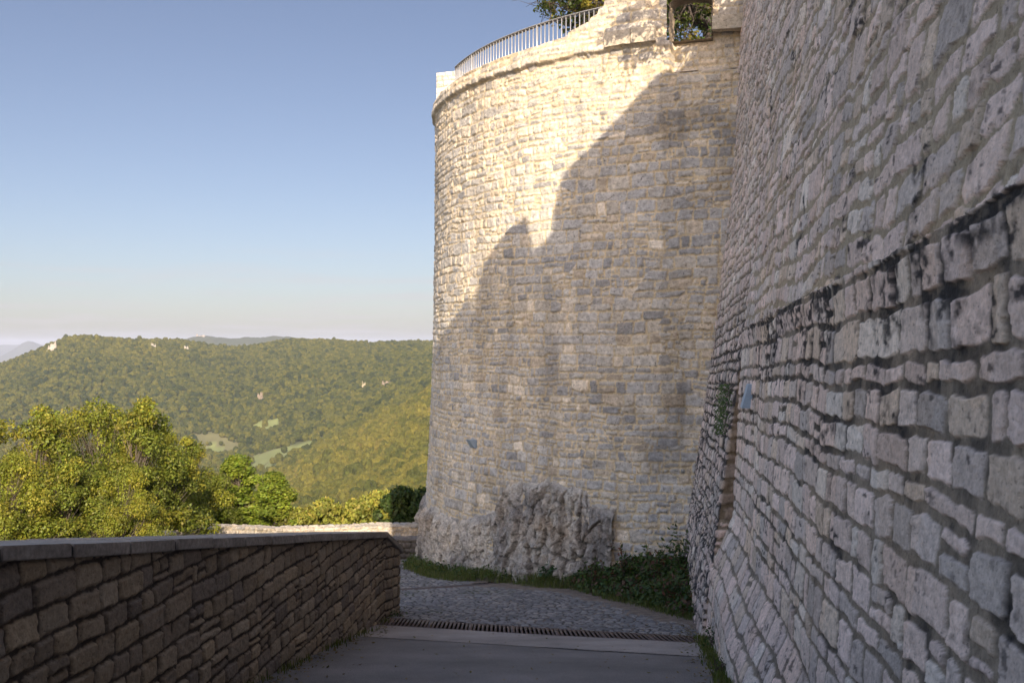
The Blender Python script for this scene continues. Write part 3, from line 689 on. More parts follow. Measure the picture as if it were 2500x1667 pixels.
def railing():
    rr = TR - .22; t0 = px_theta(1112, rr)[0] - .0; t1 = px_theta(1474, rr)[0]
    root = empty('railing', (TC[0] - rr * math.cos(t0), TC[1] - rr * math.sin(t0), 6.2)); tag(root, 'galvanised vertical bar railing curving along the top of the round tower', 'railing')
    n = int((t1 - t0) * rr / .115); ztop = lambda t: 7.05 + .12 * (t - t0) / (t1 - t0)
    P = lambda t, r=rr: (TC[0] - r * math.cos(t), TC[1] - r * math.sin(t))
    for i in range(n + 1):
        t = t0 + (t1 - t0) * i / n; V = []; Fs = []
        post = i % 22 == 10
        obox(V, Fs, P(t), t, .014 if not post else .025, .0058 if not post else .015, 6.0, ztop(t) - .03)
        obox(V, Fs, P(t, rr - .05), t, .05, .006, ztop(t) - .045, ztop(t) - .031)
        mk('post' if post else 'bar', V, Fs, M_steel, root, smooth=False)
    V = []; m = n * 2
    for i in range(m + 1):
        t = t0 + (t1 - t0) * i / m; z = ztop(t)
        for dr, dz in ((.03, 0), (.03, .014), (-.12, .014), (-.12, 0)):
            x, y = P(t, rr + dr); V.append((x, y, z - .03 + dz))
    Fs = []
    for i in range(m):
        for k in range(4): Fs.append((4 * i + k, 4 * i + (k + 1) % 4, 4 * i + 4 + (k + 1) % 4, 4 * i + 4 + k))
    mk('handrail', V, Fs, M_steel, root, smooth=False)
railing()
# ------------------------------------------------------------------ wall lights
def wall_light(name, verts_front, label):
    pass
def wedge(root, name, O, ux, n, w, h, d0, d1, mat, bev=.004):
    """box w wide, h tall standing off a wall; depth d0 at bottom, d1 at top"""
    import bmesh
    bm = bmesh.new(); up = Vector((0, 0, 1)); O = Vector(O); ux = Vector(ux).normalized(); n = Vector(n).normalized()
    def c(s, z, d): return bm.verts.new(O + ux * (w * s) + up * (h * z) + n * d)
    v = [c(-.5, 0, -.05), c(.5, 0, -.05), c(.5, 0, d0), c(-.5, 0, d0), c(-.5, 1, -.05), c(.5, 1, -.05), c(.5, 1, d1), c(-.5, 1, d1)]
    for f in ((0, 3, 2, 1), (4, 5, 6, 7), (0, 1, 5, 4), (1, 2, 6, 5), (2, 3, 7, 6), (3, 0, 4, 7)): bm.faces.new([v[i] for i in f])
    bmesh.ops.recalc_face_normals(bm, faces=bm.faces); bmesh.ops.bevel(bm, geom=bm.edges[:], offset=bev, segments=2, affect='EDGES')
    me = bpy.data.meshes.new(name); bm.to_mesh(me); bm.free(); me.materials.append(mat)
    o = bpy.data.objects.new(name, me); scn.collection.objects.link(o); o.parent = root; o.matrix_parent_inverse = root.matrix_basis.inverted(); return o
t, X0, Y0 = px_theta(1159, TR + .18); z0 = ZT(1093, Y0)
r1 = empty('wall_light', (X0, Y0, z0)); tag(r1, 'small blue grey wedge shaped light low on the left of the round tower', 'wall light', 'blue grey wall lights')
nn = (-math.cos(t), -math.sin(t), 0); tt = (math.sin(t), -math.cos(t), 0)
wedge(r1, 'housing', (X0, Y0, z0), tt, nn, .17, .20, .06, .20, M_lamp)
wedge(r1, 'back_plate', (X0 + .0, Y0, z0 + .01), tt, nn, .21, .18, .035, .035, M_lamp)
YL = 11.85; aL = 1.10 + .144 * YL; zL = ZT(995, YL)
XL = 1.15 + .144 * YL
r2 = empty('wall_light', (XL, YL, zL)); tag(r2, 'tall blue grey wedge light fixed to the leaning wall at right', 'wall light', 'blue grey wall lights')
wedge(r2, 'housing', (XL, YL, zL), (.144, 1, 0), (-1, .144, 0), .26, .28, .13, .05, M_lamp)
wedge(r2, 'back_plate', (XL, YL, zL + .01), (.144, 1, 0), (-1, .144, 0), .24, .25, .06, .045, M_lamp)
# ------------------------------------------------------------------ leaves, plants and trees
def leaf_quads(C, Nn, size, rs, aspect=.6):
    """rhombic leaves at centres C with approximate normals Nn"""
    n = len(C); Nn = Nn + rs.normal(0, .55, (n, 3)); Nn /= np.linalg.norm(Nn, axis=1)[:, None] + 1e-9
    a = rs.normal(0, 1, (n, 3)); T = np.cross(Nn, a); T /= np.linalg.norm(T, axis=1)[:, None] + 1e-9; B = np.cross(Nn, T)
    s = (size * rs.uniform(.6, 1.3, n))[:, None]
    v0 = C - T * s; v2 = C + T * s; v1 = C + B * s * aspect - Nn * s * .18; v3 = C - B * s * aspect - Nn * s * .18
    V = np.stack([v0, v1, v2, v3], 1).reshape(-1, 3); Fc = np.arange(4 * n).reshape(n, 4)
    return V, Fc
def crown_leaves(rs, clumps, per, size, pal, spread):
    """clumps: array (n,4) centre+radius"""
    Cs = []; Ns = []; cols = []
    ctr = clumps[:, :3].mean(0)
    for c in clumps:
        n = int(per * (c[3] / clumps[:, 3].mean()) ** 2)
        d = rs.normal(0, 1, (n, 3)); d /= np.linalg.norm(d, axis=1)[:, None]; r = c[3] * rs.uniform(.35, 1.0, n) ** .6
        p = c[:3] + d * r[:, None] * np.array([1, 1, spread]); Cs.append(p)
        nn_ = d * .7 + np.array([0, 0, .55]); Ns.append(nn_)
        base = np.array(pal[rs.randint(len(pal))]) * rs.uniform(.8, 1.2)
        cc = base[None] * rs.uniform(.7, 1.3, (n, 1)) * (1 + rs.normal(0, .06, (n, 3))); cols.append(cc)
    C = np.concatenate(Cs); Nn = np.concatenate(Ns); col = np.clip(np.concatenate(cols), .004, .9)
    V, Fc = leaf_quads(C, Nn, size, rs); return V, Fc, np.repeat(col, 4, 0)
GREEN = [(.17, .185, .022), (.205, .21, .024), (.135, .155, .02), (.225, .215, .026), (.11, .13, .018), (.185, .19, .023)]
def make_tree(seed, H, Rr, z0, shape='oval', nl=70, per=260, size=.10, pal=GREEN, trunk_r=.18, name='deciduous_tree', bark=None, limbs_vis=True):
    """crown from z0 to H, root at origin; returns (root, [children])"""
    rs = np.random.RandomState(seed); root = empty(name)
    cl = []
    leaders = [(0, 0, H, Rr * .86)] * 3 + [(Rr * .42 * math.cos(a_ + seed), Rr * .42 * math.sin(a_ + seed), z0 + (H - z0) * rs.uniform(.66, .9), Rr * rs.uniform(.5, .62)) for a_ in np.arange(0, 6.2, 6.283 / 5)]
    if shape != 'oval': leaders = [(0, 0, H, Rr)]
    while len(cl) < nl:
        f = rs.rand(); lx_, ly_, lh, lr = leaders[rs.randint(len(leaders))]; z = z0 + (lh - z0) * f
        if shape == 'cone': env = lr * (1 - f) ** .75 * (1 if f > .08 else f / .08)
        elif shape == 'dome': env = lr * math.sqrt(max(0, 1 - f * f)) * (.7 + .3 * min(1, f * 5))
        else: env = lr * min(1, .55 + 1.6 * f) * min(1, (1 - f) ** .62 * 1.45 + .04)
        az = rs.rand() * 2 * math.pi; env *= 1 + .22 * math.sin(3 * az + seed) + .15 * math.sin(5 * az + 7 * f)
        r = env * rs.uniform(.08, 1.0) ** .5
        cr = rs.uniform(.45, 1.0) * Rr * .22 * (1.15 - .45 * f)
        cl.append((lx_ * (.4 + .6 * f) + r * math.cos(az), ly_ * (.4 + .6 * f) + r * math.sin(az), z, cr))
    cl = np.array(cl); V, Fc, col = crown_leaves(rs, cl, per, size, pal, .8)
    mk('crown', V, Fc, M_leaf, root, {'col': col}, smooth=False)
    TV = []; TF = []
    # trunk as a gently bent tapering chain
    pts = []; n = 9; x = y = 0
    for k in range(n):
        f = k / (n - 1); pts.append((x, y, (H * .86) * f)); x += rs.normal(0, .10); y += rs.normal(0, .10)
    for k in range(n - 1): tube(TV, TF, pts[k], pts[k + 1], trunk_r * (1 - .85 * k / (n - 1)), trunk_r * (1 - .85 * (k + 1) / (n - 1)), 8)
    for c in cl[rs.permutation(len(cl))[:int(nl * .7)]]:
        zz_ = max(z0 * .5, c[2] - math.hypot(c[0], c[1]) * rs.uniform(.5, 1.1) - .3); zz_ = min(zz_, H * .8); f = zz_ / (H * .86)
        k = min(int(f * (n - 1)), n - 2); ff = f * (n - 1) - k; p = [pts[k][i] + (pts[k + 1][i] - pts[k][i]) * ff for i in range(3)]
        mid = ((p[0] * .5 + c[0] * .5) + rs.normal(0, .1), (p[1] * .5 + c[1] * .5) + rs.normal(0, .1), p[2] * .5 + c[2] * .5 - .1)
        r0 = trunk_r * .32 * (1 - .6 * f)
        tube(TV, TF, p, mid, r0, r0 * .6, 5); tube(TV, TF, mid, tuple(c[:3]), r0 * .6, r0 * .15, 5)
        for _ in range(3):
            e = np.array(c[:3]) + rs.normal(0, 1, 3) * c[3] * .8; tube(TV, TF, mid, tuple(e), r0 * .35, r0 * .08, 4)
    mk('trunk', TV, TF, bark or M_bark, root)
    return root
def dup(root, loc, rz, sc, label, group=None):
    r = root.copy(); scn.collection.objects.link(r); r.location = loc; r.rotation_euler = (0, 0, rz); r.scale = sc
    r['label'] = label
    if group: r['group'] = group
    for ch in root.children:
        c = ch.copy(); scn.collection.objects.link(c); c.parent = r; c.matrix_parent_inverse = ch.matrix_parent_inverse.copy()
    return r
TG = 'sunlit trees below the parapet'
Pr = [make_tree(301, 11, 3.3, 1.5, 'oval', 420, 400, .043), make_tree(302, 10, 2.7, 1.2, 'oval', 400, 400, .042, pal=GREEN[2:]), make_tree(303, 8, 2.1, .4, 'cone', 200, 400, .045, pal=[(.18, .225, .026), (.205, .24, .028), (.155, .20, .024)])]
spots = [  # px of the crown's middle, distance, px row of top, height, proto, width scale, label
    (-60, 27, 1030, 11, 0, 1.1, 'broad yellow green tree cut by the left edge of the picture'),
    (95, 28, 1005, 11, 1, 1.0, 'tall yellow green tree with pointed top nearest the left edge'),
    (225, 30, 996, 12, 0, .95, 'bushy yellow green tree, second highest crown from the left'),
    (345, 29, 985, 11.5, 1, .95, 'highest slender tree with loose upright top in the left cluster'),
    (462, 37, 1075, 9.8, 1, .95, 'olive green tree with pale forked stems showing low down'),
    (575, 39, 1118, 9, 2, 1.5, 'bright green cone shaped tree left of the lowest pointed one'),
    (668, 38, 1158, 8, 2, 1.5, 'lowest pointed green tree at the right end of the cluster'),
    (20, 23, 1120, 8, 0, .9, 'low leafy tree in front at the far left above the coping'),
    (170, 24, 1130, 8, 1, 1.1, 'rounded leafy tree in front of the taller trees, left of centre'),
    (310, 24, 1150, 7, 0, .8, 'low rounded tree in front of the highest tree'),
    (155, 33, 1025, 11, 0, .9, 'tree with a full yellow green crown behind the leftmost two'),
    (285, 34, 1030, 11, 1, .95, 'yellow green tree behind and left of the highest tree'),
    (395, 33, 1060, 10, 0, .75, 'yellow green tree filling the gap right of the highest tree'),
    (525, 41, 1165, 8, 1, .9, 'small olive tree in front of the cone shaped trees'),
]
first = [True, True, True]
for (px, Y, row, Hh, k, ws, lab) in spots:
    x, y = PT(px, Y); zt = ZT(row, Y); base_h = (11, 10, 8)[k]; s = Hh / base_h
    loc = (x, y, zt - Hh); rz = random.uniform(0, 6.28)
    if first[k]:
        first[k] = False; r = Pr[k]; r.location = loc; r.rotation_euler = (0, 0, rz); r.scale = (s * ws, s * ws, s); r['label'] = lab; r['category'] = 'tree'; r['group'] = TG
    else: dup(Pr[k], loc, rz, (s * ws, s * ws, s), lab)
# shrubs above the far wall
SHG = 'shrubs behind the pale wall'
sh = make_tree(311, 2.2, 1.6, .1, 'dome', 150, 160, .055, pal=[(.23, .23, .04), (.27, .25, .05), (.19, .20, .035)], trunk_r=.05, name='shrub')
sh_shaded = make_tree(312, 2.4, 1.5, .1, 'dome', 150, 160, .06, pal=[(.045, .07, .015), (.06, .085, .02), (.035, .06, .012)], trunk_r=.05, name='shrub')  # same kind of shrub, with shade put into the darker leaf colour
ss = [(sh, 720, 38, 1250, 1.0, 1.1, 'yellowish shrub just right of the lowest pointed tree'), (sh, 790, 39, 1228, 1.1, 1.0, 'broad yellow green shrub in the middle of the row behind the pale wall'),
      (sh, 860, 39, 1232, 1.1, 1.05, 'yellow green shrub, second from the shadow edge'), (sh, 925, 40, 1212, 1.35, .9, 'tall sunlit shrub touching the shadow edge beside the dark bush'),
      (sh_shaded, 985, 39.5, 1200, 1.4, 1.0, 'bush with shade painted into its green leaves left of the tower'), (sh_shaded, 1045, 40, 1203, 1.4, 1.0, 'bush with shade painted into its leaves partly hidden behind the tower edge')]
seen = set()
for (pr, px, Y, row, s, ws, lab) in ss:
    x, y = PT(px, Y); hh = (2.2 if pr is sh else 2.4) * s * 1.4; loc = (x, y, ZT(row, Y) - hh); sc = (s * ws, s * ws, s * 1.4)
    if pr not in seen:
        seen.add(pr); pr.location = loc; pr.scale = sc; tag(pr, lab, 'shrub', SHG)
    else: dup(pr, loc, random.uniform(0, 6), sc, lab)
# tree on the terrace behind the railing
def spread_tree(name, seed, base, ctrs, label, per=90, size=.06, cr=(.35, .6), pal=None, leafless=0, trunk_r=.28):
    rs = np.random.RandomState(seed); root = empty(name, base); tag(root, label, 'tree')
    cl = np.array([(c[0], c[1], c[2], rs.uniform(*cr)) for c in ctrs])
    V, Fc, col = crown_leaves(rs, cl, per, size, pal or [(.06, .085, .02), (.09, .11, .02), (.05, .07, .015), (.15, .13, .02)], .55)
    mk('crown', V, Fc, M_leaf_small, root, {'col': col}, smooth=False)
    TV = []; TF = []; b = Vector(base); fork = b + Vector((0, 0, 2.6))
    tube(TV, TF, b, fork, trunk_r, trunk_r * .7, 10)
    hubs = []
    cen = cl[:, :3].mean(0)
    for k in range(7):
        c = cl[rs.randint(len(cl)), :3]; p = Vector(c) * .55 + fork * .45 + Vector((0, 0, .2)); m1 = fork * .5 + p * .5 + Vector(rs.normal(0, .2, 3))
        tube(TV, TF, fork, m1, trunk_r * .55, trunk_r * .38, 7); tube(TV, TF, m1, p, trunk_r * .38, trunk_r * .22, 7); hubs.append(p)
    for c in cl:
        c = Vector(c[:3]); h = min(hubs, key=lambda q_: (q_ - c).length); m = (h + c) * .5 + Vector(rs.normal(0, .15, 3))
        tube(TV, TF, h, m, trunk_r * .14, trunk_r * .08, 5); tube(TV, TF, m, c, trunk_r * .08, .008, 5)
        for _ in range(6):
            e = c + Vector(rs.normal(0, .4, 3)); tube(TV, TF, c, e, .012, .004, 4)
    mk('trunk', TV, TF, M_bark_dark, root); return root
rs = np.random.RandomState(77); ct = []
for _ in range(60):   # branch fans seen over the railing
    px = rs.uniform(1318, 1700); row = rs.uniform(-260, 45) if px < 1500 else rs.uniform(-260, 20)
    lim = 25 + (px - 1305) * .12
    if px < 1500: row = min(row, lim)
    if px < 1400 and row < -30 and rs.rand() < .5: continue
    Y = rs.uniform(25, 30); x, y = PT(px, Y); ct.append((x, y, ZT(row, Y)))
for _ in range(34):
    px = rs.uniform(1320, 1500); Y = rs.uniform(25, 29); x, y = PT(px, Y); ct.append((x, y, ZT(rs.uniform(-90, 8 + (px - 1320) * .17), Y)))
for _ in range(9):    # low bough with a few yellow leaves behind the bars
    px = rs.uniform(1345, 1470); Y = rs.uniform(26, 27); x, y = PT(px, Y); ct.append((x, y, ZT(rs.uniform(35, 80), Y)))
for _ in range(26):
    px = rs.uniform(1625, 1745); Y = rs.uniform(23, 26.5); x, y = PT(px, Y); ct.append((x, y, ZT(rs.uniform(-20, 110), Y)))
spread_tree('pine_like_tree'.replace('pine_like', 'terrace'), 5, (5.1, 25.6, 5.6), ct, 'dark spreading tree behind the railing, also seen through the window opening', per=75, size=.055, cr=(.25, .45))
ct = []
for _ in range(34):
    k = rs.uniform(6.5, 9.5); p = Vector((rs.uniform(2.0, 4.3), 20.4, rs.uniform(5.7, 8.2))) + S * k; ct.append(tuple(p + Vector(rs.normal(0, .1, 3))))
spread_tree('deciduous_tree', 9, (7.5, 11.0, 7.28), ct, 'tree standing on top of the leaning wall, its leaves dappling the tower top', per=60, size=.06, cr=(.15, .34), trunk_r=.2)
# ------------------------------------------------------------------ ground plants
def plants(name, pts, label, cat, seed, size, per, hgt, pal, kind=None, group=None, rad=.12):
    rs = np.random.RandomState(seed); Cs = []; Ns = []; cols = []
    for p in pts:
        h = hgt * rs.uniform(.35, 1.15); n = int(per * rs.uniform(.6, 1.4)); f = rs.rand(n)
        r = rad * (1.1 - .5 * f); a = rs.rand(n) * 6.283
        c = np.stack([p[0] + r * np.cos(a), p[1] + r * np.sin(a), p[2] + h * f], -1); Cs.append(c)
        Ns.append(np.stack([np.cos(a) * .6, np.sin(a) * .6, 0 * a + .8], -1)); b = np.array(pal[rs.randint(len(pal))])
        cols.append(b[None] * rs.uniform(.65, 1.35, (n, 1)) * np.ones((1, 3)))
    V, Fc = leaf_quads(np.concatenate(Cs), np.concatenate(Ns), size, rs, .5); col = np.repeat(np.concatenate(cols), 4, 0)
    o = mk(name, V, Fc, M_leaf_small, None, {'col': col}, smooth=False); tag(o, label, cat, group, kind); return o
def grass(name, pts, label, seed, hgt, per=7, pal=None):
    rs = np.random.RandomState(seed); V = []; Fc = []; cols = []; pal = pal or [(.07, .10, .02), (.10, .125, .03), (.13, .13, .05)]
    for p in pts:
        for _ in range(per):
            a = rs.rand() * 6.28; h = hgt * rs.uniform(.4, 1.3); bx_, by_ = p[0] + rs.normal(0, .04), p[1] + rs.normal(0, .04); l = h * rs.uniform(.1, .6); w_ = .005
            dx, dy = math.cos(a), math.sin(a); b = len(V)
            V += [(bx_ - dy * w_, by_ + dx * w_, p[2] - .02), (bx_ + dy * w_, by_ - dx * w_, p[2] - .02),
                  (bx_ + dx * l * .4 + dy * w_ * .8, by_ + dy * l * .4 - dx * w_ * .8, p[2] + h * .6), (bx_ + dx * l * .4 - dy * w_ * .8, by_ + dy * l * .4 + dx * w_ * .8, p[2] + h * .6),
                  (bx_ + dx * l + dy * .001, by_ + dy * l, p[2] + h), (bx_ + dx * l - dy * .001, by_ + dy * l, p[2] + h)]
            Fc += [(b, b + 1, b + 2, b + 3), (b + 3, b + 2, b + 4, b + 5)]
            c = np.array(pal[rs.randint(len(pal))]) * rs.uniform(.7, 1.3); cols += [c] * 6
    o = mk(name, V, Fc, M_leaf_small, None, {'col': np.array(cols)}, smooth=False); tag(o, label, 'grass', None, 'stuff'); return o
def on_bank(n, f, rs):
    out = []
    while len(out) < n:
        x = rs.uniform(-2.8, 4.2); y = rs.uniform(14, 28); e = float(edge_d(x, y)); dt = math.hypot(x - TC[0], y - TC[1]) - 8.55
        if dt < -.1 or x > .70 + .144 * y + .1: continue
        if f(x, y, e, dt) and gdist(x, y) > .25: out.append((x, y, float(Gz(y) + mound(np.array(x), np.array(y)))))
    return out
rs = np.random.RandomState(21)
IV = [(.045, .085, .025), (.065, .105, .028), (.035, .065, .02), (.08, .11, .035)]
plants('ground_cover', on_bank(1700, lambda x, y, e, dt: e > .12 and rs.rand() < .4 + e, rs), 'dense dark green leafy weeds and ivy covering the bank', 'ground cover', 22, .05, 13, .27, IV + [(.10, .06, .04)], 'stuff', None, .2)
grass('grass', on_bank(2600, lambda x, y, e, dt: (-.12 < e < .8 and x > .8) or (dt < .75 + .2 * math.sin(3 * x) and x < 1.6), rs), 'short grass fringing the bank and the rock foot', 23, .16, 6)
plants('weeds', on_bank(260, lambda x, y, e, dt: dt < .55 and x < 1.8, rs), 'low leafy weeds along the foot of the rock', 'weeds', 24, .035, 13, .24, IV, 'stuff')
rs = np.random.RandomState(83); gp_ = []
for _ in range(420):
    y = rs.uniform(6, 15.2); n_ = float(vn(np.array(y * 1.7), np.array(.5), 4))
    if rs.rand() < n_ * 1.2 - .25: gp_.append((lx(y) + .05 + abs(rs.normal(0, .03)), y, float(Gz(y))))
    y = rs.uniform(8.5, 13.0); gp_.append((float(wall_a_near(np.array(float(Gz(y))))) + .144 * y - .04 - abs(rs.normal(0, .04)), y, float(Gz(y))))
grass('wall_foot_grass', gp_, 'sparse grass and moss in the gutters along the wall feet', 84, .07, 4)
def one(px, row, off=0):
    g = gp(px, row); return (g.x, g.y + off, g.z)
def tuft(name, px, Y, row_base, row_top, label, seed, per=120, size=.04, rad=.2, pal=IV, cat='plant', group=None):
    x, y = PT(px, Y); zb = ZT(row_base, Y); zt = ZT(row_top, Y)
    rs = np.random.RandomState(seed); root = empty(name, (x, y, zb)); tag(root, label, cat, group)
    n = 9; SV = []; SF = []; Cs = []; Ns = []
    for k in range(n):
        a = rs.rand() * 6.28; h = (zt - zb) * rs.uniform(.55, 1.0); tip = Vector((x + rad * rs.uniform(.2, 1) * math.cos(a), y + rad * rs.uniform(.2, 1) * math.sin(a), zb + h)); b0 = Vector((x + rs.normal(0, .03), y + rs.normal(0, .03), zb))
        m = (b0 + tip) / 2 + Vector(rs.normal(0, .03, 3)); tube(SV, SF, b0, m, .007, .005, 5); tube(SV, SF, m, tip, .005, .002, 5)
        for _ in range(per // n):
            f = rs.uniform(.25, 1.0); p = b0.lerp(tip, f) + Vector(rs.normal(0, .05, 3)); Cs.append(tuple(p)); Ns.append((rs.normal(0, .5), rs.normal(0, .5), .8))
    mk('stem', SV, SF, M_bark, root)
    V, Fc = leaf_quads(np.array(Cs), np.array(Ns), size, rs, .5); c = np.array(pal)[rs.randint(len(pal), size=len(Cs))] * rs.uniform(.7, 1.3, (len(Cs), 1))
    mk('foliage', V, Fc, M_leaf_small, root, {'col': np.repeat(c, 4, 0)}, smooth=False)
tuft('sapling', 1668, 18.2, 1400, 1285, 'leafy sapling leaning by the corner of tower and leaning wall', 31, 260, .045, .42)
tuft('leafy_weed', 1122, 25.0, 1385, 1318, 'tall weed with small leaves against the left foot of the rock', 32, 110, .03, .14)
tuft('leafy_weed', 1190, 23.4, 1405, 1362, 'bushy weed at the rock foot, in the middle of the row', 33, 160, .04, .25)
tuft('leafy_weed', 1340, 20.9, 1418, 1375, 'bright leafed weed beside the end of the narrow drain', 34, 160, .045, .22, [(.05, .10, .05), (.04, .085, .04)])
tuft('leafy_weed', 1010, 27.2, 1388, 1366, 'weed clump at the left end of the grass strip by the cobbles', 35, 120, .03, .25)
tuft('leafy_weed', 965, 15.6, 1512, 1490, 'small weed clump where the parapet ends beside the drain', 36, 130, .02, .22)
tuft('leafy_weed', 1740, 11.9, 1580, 1528, 'weed growing between the drain end and the leaning wall', 37, 110, .022, .10)
tuft('leafy_weed', 1760, 9.9, 1655, 1600, 'weed at the wall foot near the bottom edge, right', 38, 90, .018, .09)
def wall_plant():
    rs = np.random.RandomState(41); root = empty('wall_plant', (3.4, 15.0, -1)); tag(root, 'green plant hanging from a crevice in the leaning wall, left of the wall light', 'plant')
    Cs = []
    for _ in range(700):
        f = rs.rand(); row = 938 + 122 * f; wdt = 14 + 12 * math.sin(f * 3.0); px = 1784 - 14 * f + rs.normal(0, .33) * wdt; 
        # solve the wall point under this pixel row and column
        a = (px - 1250) / F; r = -(row - HZ) / F; Y = 14.5
        for _i in range(12): Y = min(20, max(13.4, float(wall_a_far(r * Y)) / max(a - .144, .01)))
        z = r * Y; Cs.append((float(wall_a_far(z)) + .144 * Y - rs.uniform(.03, .14), Y, z))
    Cs = np.array(Cs); V, Fc = leaf_quads(Cs, np.tile([[-.8, -.2, .5]], (len(Cs), 1)), .022, rs, .5); c = np.array(IV)[rs.randint(4, size=len(Cs))] * rs.uniform(.8, 1.7, (len(Cs), 1))
    mk('foliage', V, Fc, M_leaf_small, root, {'col': np.repeat(c, 4, 0)}, smooth=False)
    SV = []; SF = []; o = Vector(Cs[np.argmax(Cs[:, 2])]) + Vector((.08, 0, 0))
    for i in rs.randint(len(Cs), size=14): tube(SV, SF, o, Cs[i], .006, .002, 4)
    mk('stem', SV, SF, M_bark, root)
wall_plant()
# leaf litter on the asphalt edge: individual curled leaves
rs = np.random.RandomState(61); C = []
for _ in range(1100):
    y = rs.uniform(5, 14.6)
    if rs.rand() < .45: x = lx(y) + .08 + abs(rs.normal(0, .16))
    elif rs.rand() < .7: x = float(wall_a_near(np.array(float(Gz(y))))) + .144 * y - .08 - abs(rs.normal(0, .16))
    else: x = rs.uniform(lx(y), .65 + .144 * y)
    C.append((x, y, float(Gz(y)) + .018))
C = np.array(C); V, Fc = leaf_quads(C, np.tile([[0, 0, 2.2]], (len(C), 1)), .022, rs, .55); cl_ = np.array([(.16, .11, .05), (.22, .16, .08), (.10, .075, .045), (.13, .12, .05)])[rs.randint(4, size=len(C))]
tag(mk('leaf_litter', V, Fc, M_leaf_small, None, {'col': np.repeat(cl_, 4, 0)}, smooth=False), 'dry brown leaves scattered along the wall feet', 'leaves', None, 'stuff')
for i_, (px_, Y_, rb, rt, w_, txt) in enumerate([(1452, 19.4, 1420, 1362, .25, 'weed with red tinged stems at the left end of the leafy bank'), (1525, 18.9, 1405, 1322, .3, 'tall weed rising from the middle of the leafy bank'), (1600, 18.0, 1420, 1318, .3, 'tall leafy weed on the bank right of the middle'), (1628, 16.4, 1470, 1390, .22, 'weed in the lower right part of the bank')]):
    tuft('leafy_weed', px_, Y_, rb, rt, txt, 50 + i_, 170, .042, w_, IV + [(.14, .06, .04)])
# small boulders by the grass strip
def boulder(px, row, r, seed, label):
    g = gp(px, row); rs = np.random.RandomState(seed); n = 14; A, B = np.meshgrid(np.linspace(0, 2 * math.pi, 2 * n), np.linspace(0, math.pi, n))
    k = r * (1 + .25 * fbm(np.cos(A) * 1.5 + B, np.sin(A) * 1.5 + B * .7, seed, 3)); X = g.x + k * 1.3 * np.sin(B) * np.cos(A); Y = g.y + k * np.sin(B) * np.sin(A); Z = g.z + .03 + k * .6 * np.cos(B)
    o = mk('boulder', np.stack([X, Y, Z], -1).reshape(-1, 3), grid_faces(n, 2 * n), M_rock, None, {'col': np.tile([[.33, .27, .2]], (2 * n * n, 1))}); tag(o, label, 'rock', 'stones in the grass strip')
boulder(1078, 1398, .17, 3, 'rounded brown stone lying in the grass strip, the left one')
boulder(1108, 1402, .13, 4, 'smaller flat brown stone just right of the rounded one')
# ------------------------------------------------------------------ unseen building behind the camera, outline shaped to throw the tower's shadow
def shade_building():
    YC = -3.5
    prof = []
    lst = [(1075, 840), (1110, 780), (1143, 730), (1150, 732), (1158, 795), (1172, 792), (1179, 760), (1180, 650), (1210, 600), (1245, 560), (1288, 527), (1293, 570), (1302, 612), (1330, 590), (1370, 540), (1377, 420), (1440, 360), (1520, 275), (1610, 175), (1660, 140), (1720, 85)]
    for px, row in lst:
        t, X, Y = px_theta(px, TR + .03); z = ZT(row, Y)
        k = (Y - YC) / -S.y; prof.append((X + S.x * k, z + S.z * k))
    print('PROFILE', [(round(a, 2), round(b, 2)) for a, b in prof])
    xs_ = [p[0] for p in prof]
    for i in range(1, len(prof)):
        if prof[i][0] <= prof[i - 1][0]: prof[i] = (prof[i - 1][0] + .01, prof[i][1])
    poly = [(-4.2, 8.2), (.74, 8.2), (.76, 14.4)] + prof + [(prof[-1][0] + 1, prof[-1][1] + .8), (9.6, prof[-1][1] + .8)]
    root = empty('shade_building', (0, YC, -1.5)); tag(root, 'unseen castle building with stepped gables behind the viewer, outline shaped for its shadow, shading the ramp', 'building')
    V = []; n = len(poly)
    for y in (YC, YC - 1.6):
        for x, z in poly: V.append((x, y, z))
        for x, z in poly: V.append((x, y, -6))
    Fs = []
    for i in range(n - 1):
        Fs += [(i, i + 1, n + i + 1, n + i), (2 * n + i, 3 * n + i, 3 * n + i + 1, 2 * n + i + 1), (i, 2 * n + i, 2 * n + i + 1, i + 1)]
    Fs += [(0, n, 3 * n, 2 * n), (n - 1, 3 * n - 1, 4 * n - 1, 2 * n - 1)]
    mk('shade_gable', V, Fs, M_tower, root, {'col': np.tile([[.36, .32, .27]], (len(V), 1))}, smooth=False)
    box8('gate_door', [(-2.2, YC + .05, 1.8), (.2, YC + .05, 1.8), (.2, YC - .2, 1.8), (-2.2, YC - .2, 1.8)], 3.4, root, M_wood)  # invented closed door, added so that no sun passes
shade_building()
